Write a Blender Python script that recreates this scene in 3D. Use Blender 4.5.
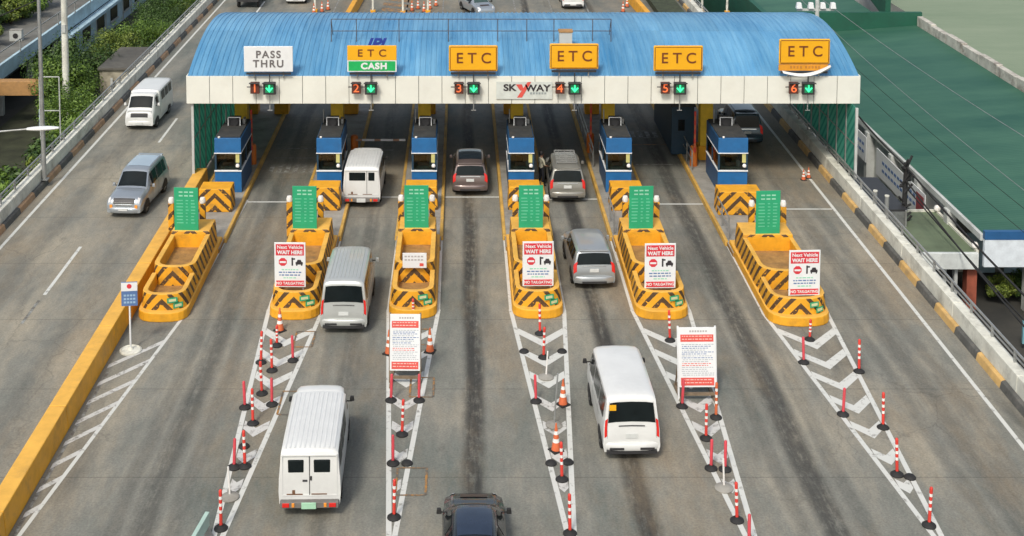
import bpy, math, random
from mathutils import Vector, Matrix
random.seed(7)
for o in list(bpy.data.objects): bpy.data.objects.remove(o)
S = bpy.context.scene
COL = S.collection
R = math.radians

# ---------------------------------------------------------------- camera
cam = bpy.data.objects.new('camera', bpy.data.cameras.new('camera')); COL.objects.link(cam)
cam.location = (0, 0, 22.3); cam.rotation_euler = (R(85), 0, 0)
cam.data.sensor_width = 36; cam.data.lens = 1350/1024*36
cam.data.shift_x = (512-461)/1024; cam.data.shift_y = -(268+142)/1024
cam.data.clip_start = .5; cam.data.clip_end = 3000
S.camera = cam
# ---------------------------------------------------------------- light
W = bpy.data.worlds.new('World'); S.world = W; W.use_nodes = True
nt = W.node_tree; bg = nt.nodes['Background']
sky = nt.nodes.new('ShaderNodeTexSky'); sky.sky_type = 'NISHITA'; sky.sun_disc = False
SUN_EL, SUN_AZ = 48, 200            # azimuth clockwise from +Y: the sun stands behind the camera, to its left
sky.sun_elevation = R(SUN_EL); sky.sun_rotation = R(SUN_AZ); sky.air_density = 1.3; sky.dust_density = 3.5
hs = nt.nodes.new('ShaderNodeHueSaturation'); hs.inputs['Saturation'].default_value = .68
nt.links.new(sky.outputs[0], hs.inputs['Color']); nt.links.new(hs.outputs[0], bg.inputs[0])
bg.inputs[1].default_value = .118
sl = bpy.data.lights.new('sun', 'SUN'); sl.energy = 1.8; sl.angle = R(10); sl.color = (1, .93, .83)
so = bpy.data.objects.new('sun', sl); COL.objects.link(so)
sd = Vector((math.sin(R(SUN_AZ))*math.cos(R(SUN_EL)), math.cos(R(SUN_AZ))*math.cos(R(SUN_EL)), math.sin(R(SUN_EL))))
so.rotation_euler = sd.to_track_quat('Z', 'Y').to_euler(); so.location = (0, 0, 60)
S.view_settings.view_transform = 'Standard'; S.view_settings.look = 'None'
S.view_settings.exposure = 0.35; S.view_settings.gamma = 1

# ---------------------------------------------------------------- materials
MATS = {}
def mat(name, col, rough=.6, metal=0, var=.12, scale=2.5, bump=0., coat=0, dirt=0., dirtcol=(.09, .075, .055), emit=0, spec=.5, bscale=None):
    if name in MATS: return MATS[name]
    m = bpy.data.materials.new(name); m.use_nodes = True; n = m.node_tree.nodes; l = m.node_tree.links
    b = n['Principled BSDF']; b.inputs['Roughness'].default_value = rough; b.inputs['Metallic'].default_value = metal
    b.inputs['Coat Weight'].default_value = coat; b.inputs['Specular IOR Level'].default_value = spec
    tc = n.new('ShaderNodeTexCoord'); oi = n.new('ShaderNodeObjectInfo')
    ad = n.new('ShaderNodeVectorMath'); ad.operation = 'ADD'
    mu = n.new('ShaderNodeVectorMath'); mu.operation = 'SCALE'; mu.inputs['Scale'].default_value = 37
    l.new(oi.outputs['Location'], mu.inputs[0])
    l.new(tc.outputs['Object'], ad.inputs[0]); l.new(mu.outputs[0], ad.inputs[1])
    nz = n.new('ShaderNodeTexNoise'); nz.inputs['Scale'].default_value = scale; nz.inputs['Detail'].default_value = 6
    nz.inputs['Roughness'].default_value = .65
    l.new(ad.outputs[0], nz.inputs['Vector'])
    mr = n.new('ShaderNodeMapRange'); mr.inputs[1].default_value = .3; mr.inputs[2].default_value = .7
    mr.inputs[3].default_value = 1-var; mr.inputs[4].default_value = 1+var
    l.new(nz.outputs[0], mr.inputs[0])
    vm = n.new('ShaderNodeVectorMath'); vm.operation = 'SCALE'; vm.inputs[0].default_value = col
    l.new(mr.outputs[0], vm.inputs['Scale'])
    out = vm.outputs[0]
    if dirt > 0:
        n2 = n.new('ShaderNodeTexNoise'); n2.inputs['Scale'].default_value = scale*.7; n2.inputs['Detail'].default_value = 8
        n2.inputs['Roughness'].default_value = .75; l.new(ad.outputs[0], n2.inputs['Vector'])
        r2 = n.new('ShaderNodeMapRange'); r2.inputs[1].default_value = .5; r2.inputs[2].default_value = .72
        r2.inputs[3].default_value = 0; r2.inputs[4].default_value = dirt; l.new(n2.outputs[0], r2.inputs[0])
        mx = n.new('ShaderNodeMixRGB'); mx.inputs[2].default_value = (*dirtcol, 1)
        l.new(r2.outputs[0], mx.inputs[0]); l.new(out, mx.inputs[1]); out = mx.outputs[0]
    l.new(out, b.inputs['Base Color'])
    if emit:
        b.inputs['Emission Color'].default_value = (*col, 1); b.inputs['Emission Strength'].default_value = emit
    if bump:
        n3 = n.new('ShaderNodeTexNoise'); n3.inputs['Scale'].default_value = bscale or scale*8; n3.inputs['Detail'].default_value = 5
        l.new(ad.outputs[0], n3.inputs['Vector'])
        bp = n.new('ShaderNodeBump'); bp.inputs['Strength'].default_value = bump; bp.inputs['Distance'].default_value = .02
        l.new(n3.outputs[0], bp.inputs['Height']); l.new(bp.outputs[0], b.inputs['Normal'])
    MATS[name] = m; return m

YEL = (.74, .35, .016)
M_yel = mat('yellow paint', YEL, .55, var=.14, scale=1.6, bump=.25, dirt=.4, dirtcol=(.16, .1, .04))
M_yeltop = mat('lit top yellow', (.76, .42, .07), .6, var=.14, scale=1.2, bump=.25, dirt=.38, dirtcol=(.25, .15, .06))  # paler yellow for tops: the light falling on them put into the colour
M_white = mat('white paint', (.72, .73, .7), .5, var=.06, dirt=.35, dirtcol=(.3, .27, .22))
M_cream = mat('cream cladding', (.72, .73, .66), .5, var=.05, scale=.8, dirt=.22, dirtcol=(.5, .46, .36))
M_dark = mat('dark metal', (.03, .03, .032), .5, var=.2)
M_black = mat('black rubber', (.018, .018, .018), .75, var=.25)
M_steel = mat('galvanised steel', (.36, .37, .36), .45, metal=.5, var=.15, dirt=.4)
M_conc = mat('concrete', (.28, .27, .24), .85, var=.2, scale=1.3, bump=.5, dirt=.6)
M_concw = mat('weathered white concrete', (.66, .66, .58), .85, var=.18, scale=1.3, bump=.5, dirt=.7, dirtcol=(.2, .19, .15))
M_orange = mat('orange kerb paint', (.4, .25, .14), .8, var=.25, scale=2, bump=.3, dirt=.75, dirtcol=(.2, .18, .15))
M_blackp = mat('black kerb paint', (.085, .086, .08), .8, var=.3, scale=2, bump=.3, dirt=.75, dirtcol=(.19, .18, .16))
M_glass = mat('dark glass', (.008, .012, .013), .12, var=.25, spec=.22)
M_blue = mat('blue booth paint', (.018, .13, .33), .42, var=.12, dirt=.25, dirtcol=(.05, .08, .13))
M_navy = mat('navy cabin paint', (.012, .045, .08), .5, var=.15, dirt=.2)
M_green = mat('green sign sheet', (.02, .34, .16), .5, var=.08, dirt=.12, dirtcol=(.1, .3, .2))
M_red = mat('red sign ink', (.62, .035, .05), .5, var=.05)
M_redl = mat('light red sign ink', (.66, .09, .07), .5, var=.1)
M_signw = mat('sign white', (.72, .74, .74), .5, var=.04, dirt=.12, dirtcol=(.5, .48, .45))
M_signy = mat('sign yellow', (.8, .4, .008), .45, var=.05, scale=1, dirt=.1, dirtcol=(.6, .3, .03))
M_ink = mat('dark ink', (.03, .025, .03), .5)
M_inkb = mat('brown ink', (.16, .04, .01), .5)
M_bluei = mat('blue ink', (.09, .17, .36), .5)
M_greeni = mat('pale green ink', (.3, .62, .45), .5)
M_tred = mat('traffic red', (.66, .05, .035), .5, var=.12, dirt=.3, dirtcol=(.3, .08, .05))
M_tor = mat('faded traffic orange', (.62, .14, .05), .55, var=.15, dirt=.45, dirtcol=(.25, .1, .05))
M_refl = mat('reflective white band', (.8, .78, .74), .4, var=.05)
M_gon = mat('lit green arrow', (.04, .75, .3), .4, emit=1.0)
M_ron = mat('lit red digit', (.9, .16, .05), .4, emit=.45)
M_tan = mat('tan paint', (.4, .22, .08), .7, var=.15, dirt=.3)
M_dgreen = mat('dark green paint', (.008, .085, .05), .6, var=.2, scale=.7, dirt=.3, dirtcol=(.02, .06, .045))
M_lblue = mat('pale blue wall paint', (.45, .62, .7), .75, var=.12, scale=.6, dirt=.5, dirtcol=(.12, .14, .14))
M_bwhite = mat('off white wall', (.48, .5, .48), .8, var=.12, scale=.8, bump=.3, dirt=.5, dirtcol=(.2, .2, .17))
M_brick = mat('red brown column', (.3, .08, .045), .8, var=.25, dirt=.3)
M_tail = mat('red lamp lens', (.55, .02, .015), .2, var=.05, emit=.12)
M_amber = mat('amber lens', (.8, .3, .04), .3)
M_lens = mat('headlamp lens', (.65, .66, .66), .12, var=.1)
M_chrome = mat('chrome', (.6, .6, .6), .2, metal=1)
M_wood = mat('weathered timber', (.19, .14, .09), .8, var=.25, scale=5)
M_plate = mat('number plate', (.6, .62, .6), .5)

def stripe_mat():
    m = bpy.data.materials.new('black and yellow stripes'); m.use_nodes = True; n = m.node_tree.nodes; l = m.node_tree.links
    b = n['Principled BSDF']; b.inputs['Roughness'].default_value = .6
    tc = n.new('ShaderNodeTexCoord'); sx = n.new('ShaderNodeSeparateXYZ'); l.new(tc.outputs['Object'], sx.inputs[0])
    def mth(op, a, bb=None):
        q = n.new('ShaderNodeMath'); q.operation = op
        for i, v in enumerate((a, bb)):
            if v is None: continue
            if isinstance(v, (int, float)): q.inputs[i].default_value = v
            else: l.new(v, q.inputs[i])
        return q.outputs[0]
    ax = mth('ABSOLUTE', sx.outputs[0])
    c = mth('ADD', mth('ADD', ax, sx.outputs[2]), mth('MULTIPLY', sx.outputs[1], 1.0))
    nz = n.new('ShaderNodeTexNoise'); nz.inputs['Scale'].default_value = 9; nz.inputs['Detail'].default_value = 5; l.new(tc.outputs['Object'], nz.inputs[0])
    c = mth('ADD', c, mth('MULTIPLY', nz.outputs[0], .05))
    fr = mth('FRACT', mth('DIVIDE', c, .58))
    st = mth('GREATER_THAN', fr, .58)
    geo = n.new('ShaderNodeNewGeometry'); sn = n.new('ShaderNodeSeparateXYZ'); l.new(geo.outputs['Normal'], sn.inputs[0])
    st = mth('MULTIPLY', st, mth('LESS_THAN', mth('ABSOLUTE', sn.outputs[2]), .6))
    wear = mth('GREATER_THAN', nz.outputs[0], .37)
    st = mth('MULTIPLY', st, wear)
    mx = n.new('ShaderNodeMixRGB'); mx.inputs[1].default_value = (*YEL, 1); mx.inputs[2].default_value = (.075, .042, .02, 1); l.new(st, mx.inputs[0])
    n2 = n.new('ShaderNodeTexNoise'); n2.inputs['Scale'].default_value = 2; n2.inputs['Detail'].default_value = 8; l.new(tc.outputs['Object'], n2.inputs[0])
    r2 = n.new('ShaderNodeMapRange'); r2.inputs[1].default_value = .5; r2.inputs[2].default_value = .75; r2.inputs[4].default_value = .55; l.new(n2.outputs[0], r2.inputs[0])
    m2 = n.new('ShaderNodeMixRGB'); m2.inputs[2].default_value = (.17, .11, .05, 1); l.new(r2.outputs[0], m2.inputs[0]); l.new(mx.outputs[0], m2.inputs[1])
    l.new(m2.outputs[0], b.inputs['Base Color'])
    return m
M_stripe = stripe_mat()

# ---------------------------------------------------------------- mesh builder
SPLIT = {'bumper_trim', 'column', 'door_handle', 'handrail', 'hanger', 'leg', 'pilaster', 'red_band', 'roof_kerb', 'roof_rib', 'roof_ribs', 'side_fascia', 'truss', 'window_frame', 'window', 'stand', 'frame', 'desk', 'roof_conduit', 'mesh_wall', 'rust_stains', 'shop_door', 'crossarm', 'car_symbol', 'stalk', 'mount', 'rail', 'parapet'}
class MB:
    def __init__(s): s.v = []; s.f = []; s.m = []; s.mats = []
    def mi(s, m):
        if m not in s.mats: s.mats.append(m)
        return s.mats.index(m)
    def face(s, pts, m):
        k = len(s.v); s.v += [tuple(p) for p in pts]; s.f.append(tuple(range(k, k+len(pts)))); s.m.append(s.mi(m)); return s
    def raw(s, vs, fs, m):
        k = len(s.v); s.v += [tuple(p) for p in vs]; i = s.mi(m)
        for f in fs: s.f.append(tuple(k+a for a in f)); s.m.append(i)
        return s
    def box(s, x0, x1, y0, y1, z0, z1, m, top=None, tx=0, ty=0):
        a = [(x0, y0, z0), (x1, y0, z0), (x1, y1, z0), (x0, y1, z0), (x0+tx, y0+ty, z1), (x1-tx, y0+ty, z1), (x1-tx, y1-ty, z1), (x0+tx, y1-ty, z1)]
        s.raw(a, [(3, 2, 1, 0), (0, 1, 5, 4), (1, 2, 6, 5), (2, 3, 7, 6), (3, 0, 4, 7)], m)
        s.raw(a, [(4, 5, 6, 7)], top or m); return s
    def tube(s, p, q, r, m, n=8, r2=None, cap=True):
        p = Vector(p); q = Vector(q); d = (q-p); 
        if d.length < 1e-6: return s
        d.normalize(); a = d.orthogonal().normalized(); b = d.cross(a); r2 = r if r2 is None else r2
        vs = []
        for c, rr in ((p, r), (q, r2)):
            for i in range(n):
                t = 2*math.pi*i/n; vs.append(c+a*math.cos(t)*rr+b*math.sin(t)*rr)
        fs = [(i, (i+1) % n, n+(i+1) % n, n+i) for i in range(n)]
        if cap: fs += [tuple(range(n-1, -1, -1)), tuple(range(n, 2*n))]
        return s.raw(vs, fs, m)
    def prism(s, poly, z0, z1, m, top=None, scale=1.):
        n = len(poly); cx = sum(p[0] for p in poly)/n; cy = sum(p[1] for p in poly)/n
        vs = [(x, y, z0) for x, y in poly]+[(cx+(x-cx)*scale, cy+(y-cy)*scale, z1) for x, y in poly]
        s.raw(vs, [(i, (i+1) % n, n+(i+1) % n, n+i) for i in range(n)]+[tuple(range(n-1, -1, -1))], m)
        s.raw(vs, [tuple(range(n, 2*n))], top or m); return s
    def lathe(s, prof, m, n=14, c=(0, 0), mfun=None):
        for k in range(len(prof)-1):
            (r0, z0), (r1, z1) = prof[k], prof[k+1]
            mm = mfun(k) if mfun else m
            vs = []
            for r, z in ((r0, z0), (r1, z1)):
                for i in range(n):
                    t = 2*math.pi*i/n; vs.append((c[0]+r*math.cos(t), c[1]+r*math.sin(t), z))
            s.raw(vs, [(i, (i+1) % n, n+(i+1) % n, n+i) for i in range(n)], mm)
        return s
    def grid(s, P, m):            # P: rows of points
        nr = len(P); nc = len(P[0]); vs = [p for r in P for p in r]
        return s.raw(vs, [(i*nc+j, i*nc+j+1, (i+1)*nc+j+1, (i+1)*nc+j) for i in range(nr-1) for j in range(nc-1)], m)
    def split(s):                 # one builder per separate piece
        g = list(range(len(s.f))); bb = []
        for f in s.f:
            p = [s.v[i] for i in f]; bb.append([min(q[k] for q in p)-.006 for k in range(3)]+[max(q[k] for q in p)+.006 for k in range(3)])
        def fd(a):
            while g[a] != a: g[a] = g[g[a]]; a = g[a]
            return a
        for i in range(len(bb)):
            for j in range(i):
                if all(bb[i][k] <= bb[j][k+3] and bb[j][k] <= bb[i][k+3] for k in range(3)): g[fd(i)] = fd(j)
        # merge pieces whose whole boxes overlap (the inside of a closed piece)
        out = {}
        for i, f in enumerate(s.f): out.setdefault(fd(i), []).append(i)
        res = []
        for ids in out.values():
            m = MB(); m.mats = s.mats
            for i in ids:
                k = len(m.v); m.v += [s.v[q] for q in s.f[i]]; m.f.append(tuple(range(k, k+len(s.f[i])))); m.m.append(s.m[i])
            res.append(m)
        return res
    def build(s, name, parent=None, smooth=None, bevel=0, weld=False, solid=0, loc=None):
        if parent is not None and name in SPLIT:
            return [p.build1(name, parent, smooth, bevel, weld, solid, loc) for p in s.split()][0]
        return s.build1(name, parent, smooth, bevel, weld, solid, loc)
    def build1(s, name, parent=None, smooth=None, bevel=0, weld=False, solid=0, loc=None):
        me = bpy.data.meshes.new(name); me.from_pydata(s.v, [], s.f)
        for mm in s.mats: me.materials.append(mm)
        me.polygons.foreach_set('material_index', s.m)
        import bmesh
        bm = bmesh.new(); bm.from_mesh(me)
        bmesh.ops.remove_doubles(bm, verts=bm.verts, dist=1e-4)
        if not solid: bmesh.ops.recalc_face_normals(bm, faces=bm.faces)
        bm.to_mesh(me); bm.free()
        if smooth:
            me.polygons.foreach_set('use_smooth', [True]*len(me.polygons)); me.set_sharp_from_angle(angle=R(smooth))
        me.update()
        o = bpy.data.objects.new(name, me); COL.objects.link(o)
        if parent: o.parent = parent
        if loc: o.location = loc
        if solid:
            d = o.modifiers.new('thick', 'SOLIDIFY'); d.thickness = solid; d.offset = 0
        if bevel:
            d = o.modifiers.new('bevel', 'BEVEL'); d.width = bevel; d.segments = 2; d.limit_method = 'ANGLE'; d.angle_limit = R(40)
        return o

def tag(o, label=None, cat=None, group=None, kind=None):
    if label: o['label'] = label
    if cat: o['category'] = cat
    if group: o['group'] = group
    if kind: o['kind'] = kind
    return o
def thing(name, label, cat, loc=(0, 0, 0), rz=0, group=None):
    o = bpy.data.objects.new(name, None); COL.objects.link(o); o.empty_display_size = .3
    o.location = loc; o.rotation_euler = (0, 0, rz); return tag(o, label, cat, group)
KIDS = {}
def dup(root, loc, rz=0, label=None, group=None):
    r = root.copy(); COL.objects.link(r); r.location = loc; r.rotation_euler = (0, 0, rz)
    if label: r['label'] = label
    if group: r['group'] = group
    def rec(src, dst):
        for ch in [c for c in bpy.data.objects if c.parent == src]:
            c = ch.copy(); COL.objects.link(c); c.parent = dst; rec(ch, c)
    rec(root, r); return r
def text(name, body, size, m, parent, loc, rot=(math.pi/2, 0, 0), bold=.0, extr=.006, sx=1., shear=0, align='CENTER', space=1.):
    cu = bpy.data.curves.new(name, 'FONT'); cu.body = body; cu.size = size; cu.extrude = extr; cu.offset = bold
    cu.align_x = align; cu.align_y = 'CENTER'; cu.shear = shear; cu.space_character = space
    t = bpy.data.objects.new('tmp', cu); COL.objects.link(t)
    bpy.context.view_layer.update()
    me = bpy.data.meshes.new_from_object(t.evaluated_get(bpy.context.evaluated_depsgraph_get())); me.name = name
    bpy.data.objects.remove(t); me.materials.clear(); me.materials.append(m)
    o = bpy.data.objects.new(name, me); COL.objects.link(o); o.parent = parent
    o.location = loc; o.rotation_euler = rot; o.scale = (sx, 1, 1); return o

# ---------------------------------------------------------------- the setting: ground and road
GZ = -3.3
def ground_mat():
    m = bpy.data.materials.new('dark lot asphalt and soil'); m.use_nodes = True; n = m.node_tree.nodes; l = m.node_tree.links
    b = n['Principled BSDF']; b.inputs['Roughness'].default_value = .9
    tc = n.new('ShaderNodeTexCoord')
    a = n.new('ShaderNodeTexNoise'); a.inputs['Scale'].default_value = .15; a.inputs['Detail'].default_value = 9; a.inputs['Roughness'].default_value = .7
    l.new(tc.outputs['Object'], a.inputs[0])
    cr = n.new('ShaderNodeValToRGB'); e = cr.color_ramp.elements
    e[0].position = .35; e[0].color = (.02, .022, .021, 1); e[1].position = .75; e[1].color = (.07, .065, .052, 1)
    l.new(a.outputs[0], cr.inputs[0]); l.new(cr.outputs[0], b.inputs[0]); return m
tag(MB().face([(-900, -300, GZ), (900, -300, GZ), (900, 2200, GZ), (-900, 2200, GZ)], ground_mat()).build('ground'), kind='structure')

def road_mat():
    m = bpy.data.materials.new('worn concrete pavement'); m.use_nodes = True; n = m.node_tree.nodes; l = m.node_tree.links
    b = n['Principled BSDF']; b.inputs['Roughness'].default_value = .8; b.inputs['Specular IOR Level'].default_value = .35
    tc = n.new('ShaderNodeTexCoord'); sx = n.new('ShaderNodeSeparateXYZ'); l.new(tc.outputs['Object'], sx.inputs[0])
    def mth(op, a, bb=None, c=None):
        q = n.new('ShaderNodeMath'); q.operation = op
        for i, v in enumerate((a, bb, c)):
            if v is None: continue
            if isinstance(v, (int, float)): q.inputs[i].default_value = v
            else: l.new(v, q.inputs[i])
        return q.outputs[0]
    def noise(scale, sc=(1, 1, 1), det=6, ro=.6):
        mp = n.new('ShaderNodeMapping'); mp.inputs['Scale'].default_value = sc; l.new(tc.outputs['Object'], mp.inputs[0])
        q = n.new('ShaderNodeTexNoise'); q.inputs['Scale'].default_value = scale; q.inputs['Detail'].default_value = det; q.inputs['Roughness'].default_value = ro
        l.new(mp.outputs[0], q.inputs[0]); return q.outputs[0]
    def ramp(v, a, bb, lo=0., hi=1.):
        q = n.new('ShaderNodeMapRange'); q.interpolation_type = 'SMOOTHSTEP'
        q.inputs[1].default_value = a; q.inputs[2].default_value = bb; q.inputs[3].default_value = lo; q.inputs[4].default_value = hi
        l.new(v, q.inputs[0]); return q.outputs[0]
    big = noise(.09, (1, .6, 1), 7, .65); mid = noise(.5, (1, .22, 1), 8, .7); fine = noise(14, (1, 1, 1), 6, .75)
    cr = n.new('ShaderNodeValToRGB'); e = cr.color_ramp.elements
    e[0].position = .38; e[0].color = (.115, .135, .122, 1); e[1].position = .64; e[1].color = (.36, .32, .24, 1)
    k = cr.color_ramp.elements.new(.5); k.color = (.21, .208, .178, 1)
    l.new(mth('ADD', mth('MULTIPLY', big, .55), mth('MULTIPLY', mid, .45)), cr.inputs[0])
    col = cr.outputs[0]
    # oil drip and tyre streaks along the lane centres
    X = sx.outputs[0]; Y = sx.outputs[1]
    wob = mth('MULTIPLY', mth('SUBTRACT', noise(.12, (.2, 1, 1), 3), .5), .5)
    Xw = mth('ADD', X, wob)
    streaky = mth('ADD', mth('MULTIPLY', noise(1.2, (2.2, .1, 1), 7, .75), .55), mth('MULTIPLY', noise(3.2, (1.2, .6, 1), 6, .8), .45))
    dark = None
    for c, wd, st in ((.42, .4, 1.0), (5.3, .42, 1.0), (10.6, .5, .85), (-4.1, .4, .5), (-9.1, .45, .6), (16.0, .5, .45), (-15.0, .5, .25), (-18.6, .5, .3),
                      (9.7, .3, .3), (11.5, .3, .3), (-8.2, .3, .35), (-9.9, .3, .35), (-3.4, .25, .25), (-4.9, .25, .25), (15.1, .3, .3), (16.9, .3, .3)):
        d = mth('ABSOLUTE', mth('SUBTRACT', Xw, c))
        q = ramp(d, wd*.35, wd*1.25, st, 0.)
        dark = q if dark is None else mth('MAXIMUM', dark, q)
    dark = mth('MULTIPLY', dark, ramp(streaky, .34, .54, .15, .92))
    patch = ramp(noise(.35, (1, .16, 1), 5, .6), .52, .7, 0, .5)
    dark = mth('MAXIMUM', dark, patch)
    spots = ramp(noise(1.1, (1, .7, 1), 4, .5), .66, .74, 0, .2)
    dark = mth('MAXIMUM', dark, spots)
    # darker from short of the stop line onward, right of the divider
    stopz = mth('MULTIPLY', ramp(Y, 57, 68, 0, .25), ramp(X, -13.5, -12.5, 0, 1))
    dark = mth('MAXIMUM', dark, mth('MULTIPLY', stopz, ramp(mid, .3, .7, .6, 1)))
    mx = n.new('ShaderNodeMixRGB'); mx.inputs[2].default_value = (.032, .032, .03, 1); l.new(dark, mx.inputs[0]); l.new(col, mx.inputs[1])
    # brown mud tint
    mud = ramp(noise(.2, (1, .3, 1), 6, .7), .47, .68, 0, .6)
    m1 = n.new('ShaderNodeMixRGB'); m1.inputs[2].default_value = (.25, .195, .125, 1); l.new(mud, m1.inputs[0]); l.new(mx.outputs[0], m1.inputs[1])
    # slab joints every 6 m across, and thin cracks
    jn = mth('ABSOLUTE', mth('SUBTRACT', mth('FRACT', mth('DIVIDE', mth('ADD', Y, mth('MULTIPLY', fine, .03)), 5.6)), .5))
    jd = mth('GREATER_THAN', mth('SUBTRACT', .5, jn), -1)
    joint = ramp(mth('SUBTRACT', .5, jn), .0, .008, .38, 0)
    vo = n.new('ShaderNodeTexVoronoi'); vo.feature = 'DISTANCE_TO_EDGE'; vo.inputs['Scale'].default_value = .28
    mpv = n.new('ShaderNodeMapping'); mpv.inputs['Scale'].default_value = (1, .5, 1); l.new(tc.outputs['Object'], mpv.inputs[0])
    av = n.new('ShaderNodeVectorMath'); av.operation = 'ADD'; l.new(mpv.outputs[0], av.inputs[0])
    nn = n.new('ShaderNodeTexNoise'); nn.inputs['Scale'].default_value = .9; nn.inputs['Detail'].default_value = 6; l.new(tc.outputs['Object'], nn.inputs[0])
    l.new(nn.outputs['Color'], av.inputs[1]); l.new(av.outputs[0], vo.inputs['Vector'])
    crack = mth('MULTIPLY', ramp(vo.outputs['Distance'], .0, .01, .26, 0), ramp(big, .45, .6, 0, 1))
    joint = mth('MAXIMUM', joint, crack)
    m2 = n.new('ShaderNodeMixRGB'); m2.inputs[2].default_value = (.04, .038, .034, 1); l.new(joint, m2.inputs[0]); l.new(m1.outputs[0], m2.inputs[1])
    vs = n.new('ShaderNodeVectorMath'); vs.operation = 'SCALE'; l.new(m2.outputs[0], vs.inputs[0]); l.new(mth('MULTIPLY', ramp(fine, .3, .7, .8, 1.18), ramp(noise(2.6, (1, .45, 1), 8, .8), .32, .68, .9, 1.1)), vs.inputs['Scale'])
    l.new(vs.outputs[0], b.inputs['Base Color'])
    bp = n.new('ShaderNodeBump'); bp.inputs['Strength'].default_value = .35; bp.inputs['Distance'].default_value = .02
    l.new(fine, bp.inputs['Height']); l.new(bp.outputs[0], b.inputs['Normal'])
    return m
M_road = road_mat()
tag(MB().box(-22.3, 19.95, -40, 300, GZ-.3, 0, M_conc, top=M_road).build('road'), kind='structure')

# painted markings: one structure sheet 4 mm above the road, worn
def paint_mat(name, col, wear):
    m = bpy.data.materials.new(name); m.use_nodes = True; n = m.node_tree.nodes; l = m.node_tree.links
    b = n['Principled BSDF']; b.inputs['Roughness'].default_value = .7
    tc = n.new('ShaderNodeTexCoord')
    q = n.new('ShaderNodeTexNoise'); q.inputs['Scale'].default_value = 3.2; q.inputs['Detail'].default_value = 9; q.inputs['Roughness'].default_value = .75; l.new(tc.outputs['Object'], q.inputs[0])
    cr = n.new('ShaderNodeValToRGB'); e = cr.color_ramp.elements; e[0].position = wear; e[0].color = (.13, .12, .1, 1); e[1].position = wear+.14; e[1].color = (*col, 1)
    l.new(q.outputs[0], cr.inputs[0]); l.new(cr.outputs[0], b.inputs[0]); return m
M_pw = paint_mat('worn white road paint', (.6, .61, .57), .31)
M_py = paint_mat('worn orange road paint', (.42, .2, .04), .46)
M_pw3 = paint_mat('rubbed white road paint', (.56, .56, .53), .35)
M_pw2 = paint_mat('faded white road paint', (.3, .31, .29), .45)
mk = MB(); ZP = .004
def strip(p, q, w, m=M_pw, z=ZP):
    p = Vector((p[0], p[1])); q = Vector((q[0], q[1])); d = (q-p).normalized(); nrm = Vector((-d.y, d.x))*w/2
    mk.face([(*(p-nrm), z), (*(q-nrm), z), (*(q+nrm), z), (*(p+nrm), z)], m)
def poly(pts, m=M_pw, z=ZP): mk.face([(x, y, z) for x, y in pts], m)
strip((-20.3, 10), (-20.3, 150), .15); strip((17.8, 10), (17.8, 150), .15, M_pw)
for y0, y1 in ((52.7, 57.9), (73.4, 78.2), (85, 90), (97, 102), (109, 114), (121, 126), (40, 45)): strip((-16.8, y0), (-16.8, y1), .14)
strip((-16.85, 50.0), (-16.85, 52.2), .12, M_pw2)
TAPER = [  # (left x at nose, right x at nose, apex x, apex y, nose y)
    (-7.55, -5.42, -6.85, 35.0, 51.3), (-2.85, -.88, -1.95, 35.6, 51.3), (1.95, 4.05, 3.1, 35.6, 51.3), (6.72, 8.95, 8.15, 35.0, 51.3), (11.8, 14.3, 13.42, 35.4, 51.0)]
for lx, rx, ax, ay, ny in TAPER:
    strip((lx, ny), (ax-.05, ay), .16); strip((rx, ny), (ax+.05, ay), .16)
    strip((lx, ny), (lx, 64), .12); strip((rx, ny), (rx, 64), .12)
    y = 49.6
    while y > ay+3.4:
        t = (y-ay)/(ny-ay); l_ = ax+(lx-ax)*t+.09; r_ = ax+(rx-ax)*t-.09; mid_ = (l_+r_)/2; hw = (r_-l_)/2; w = .34; dz = hw*1.15
        pm = M_pw if (lx > 11 or y > 45.5) else M_pw3; poly([(l_, y), (mid_, y-dz), (mid_, y-dz-w*1.7), (l_, y-w*1.5)], pm, z=ZP*2); poly([(mid_, y-dz), (r_, y), (r_, y-w*1.5), (mid_, y-dz-w*1.7)], pm, z=ZP*2)
        y -= 1.75
strip((-10.75, 50.9), (-12.45, 36.0), .13); strip((-10.75, 50.9), (-10.4, 64), .12); strip((-12.5, 46), (-12.62, 30), .1, M_pw2)
for i in range(8):
    y = 48.6-i*1.55; t = (y-36)/(50.9-36); r_ = -12.45+(1.7)*t
    if r_ < -12.3: break
    poly([(-12.62, y-1.25*(r_+12.6)), (r_-.06, y), (r_-.06, y-.34), (-12.62, y-.34-1.25*(r_+12.6))], M_pw3, z=ZP*2)
for x0, x1, y in ((-10.35, -7.6, 63.7), (-5.4, -2.95, 64.4), (-.85, 1.9, 64.4), (4.15, 6.7, 64.1), (9.0, 11.7, 63.4), (14.4, 17.7, 62.7)): strip((x0, y), (x1, y), .13)
for x0, x1, y in ((-10, -7.6, 70.6), (-10, -7.9, 72.3), (-5.4, -3, 72), (9.2, 11.5, 69.5)): strip((x0, y), (x1, y), .12, M_pw2)
strip((8.95, 73.0), (11.55, 73.0), .16, M_py)
for x0 in (-10.0, 9.2):      # faded ladder blocks under the canopy
    yy = 68.2 if x0 < 0 else 74.4
    for i in range(6): poly([(x0+i*.42, yy), (x0+i*.42+.24, yy), (x0+i*.42+.24, yy+1.1), (x0+i*.42, yy+1.1)], M_pw2)
    strip((x0-.1, yy-.1), (x0+2.5, yy-.1), .07, M_pw2); strip((x0-.1, yy+1.2), (x0+2.5, yy+1.2), .07, M_pw2)
def rect(x0, x1, y0, y1, m=M_py, w=.07):
    strip((x0, y0), (x1, y0), w, m, .012); strip((x0, y1), (x1, y1), w, m, .016); strip((x0, y0), (x0, y1), w, m, .02); strip((x1, y0), (x1, y1), w, m, .024)
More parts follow.
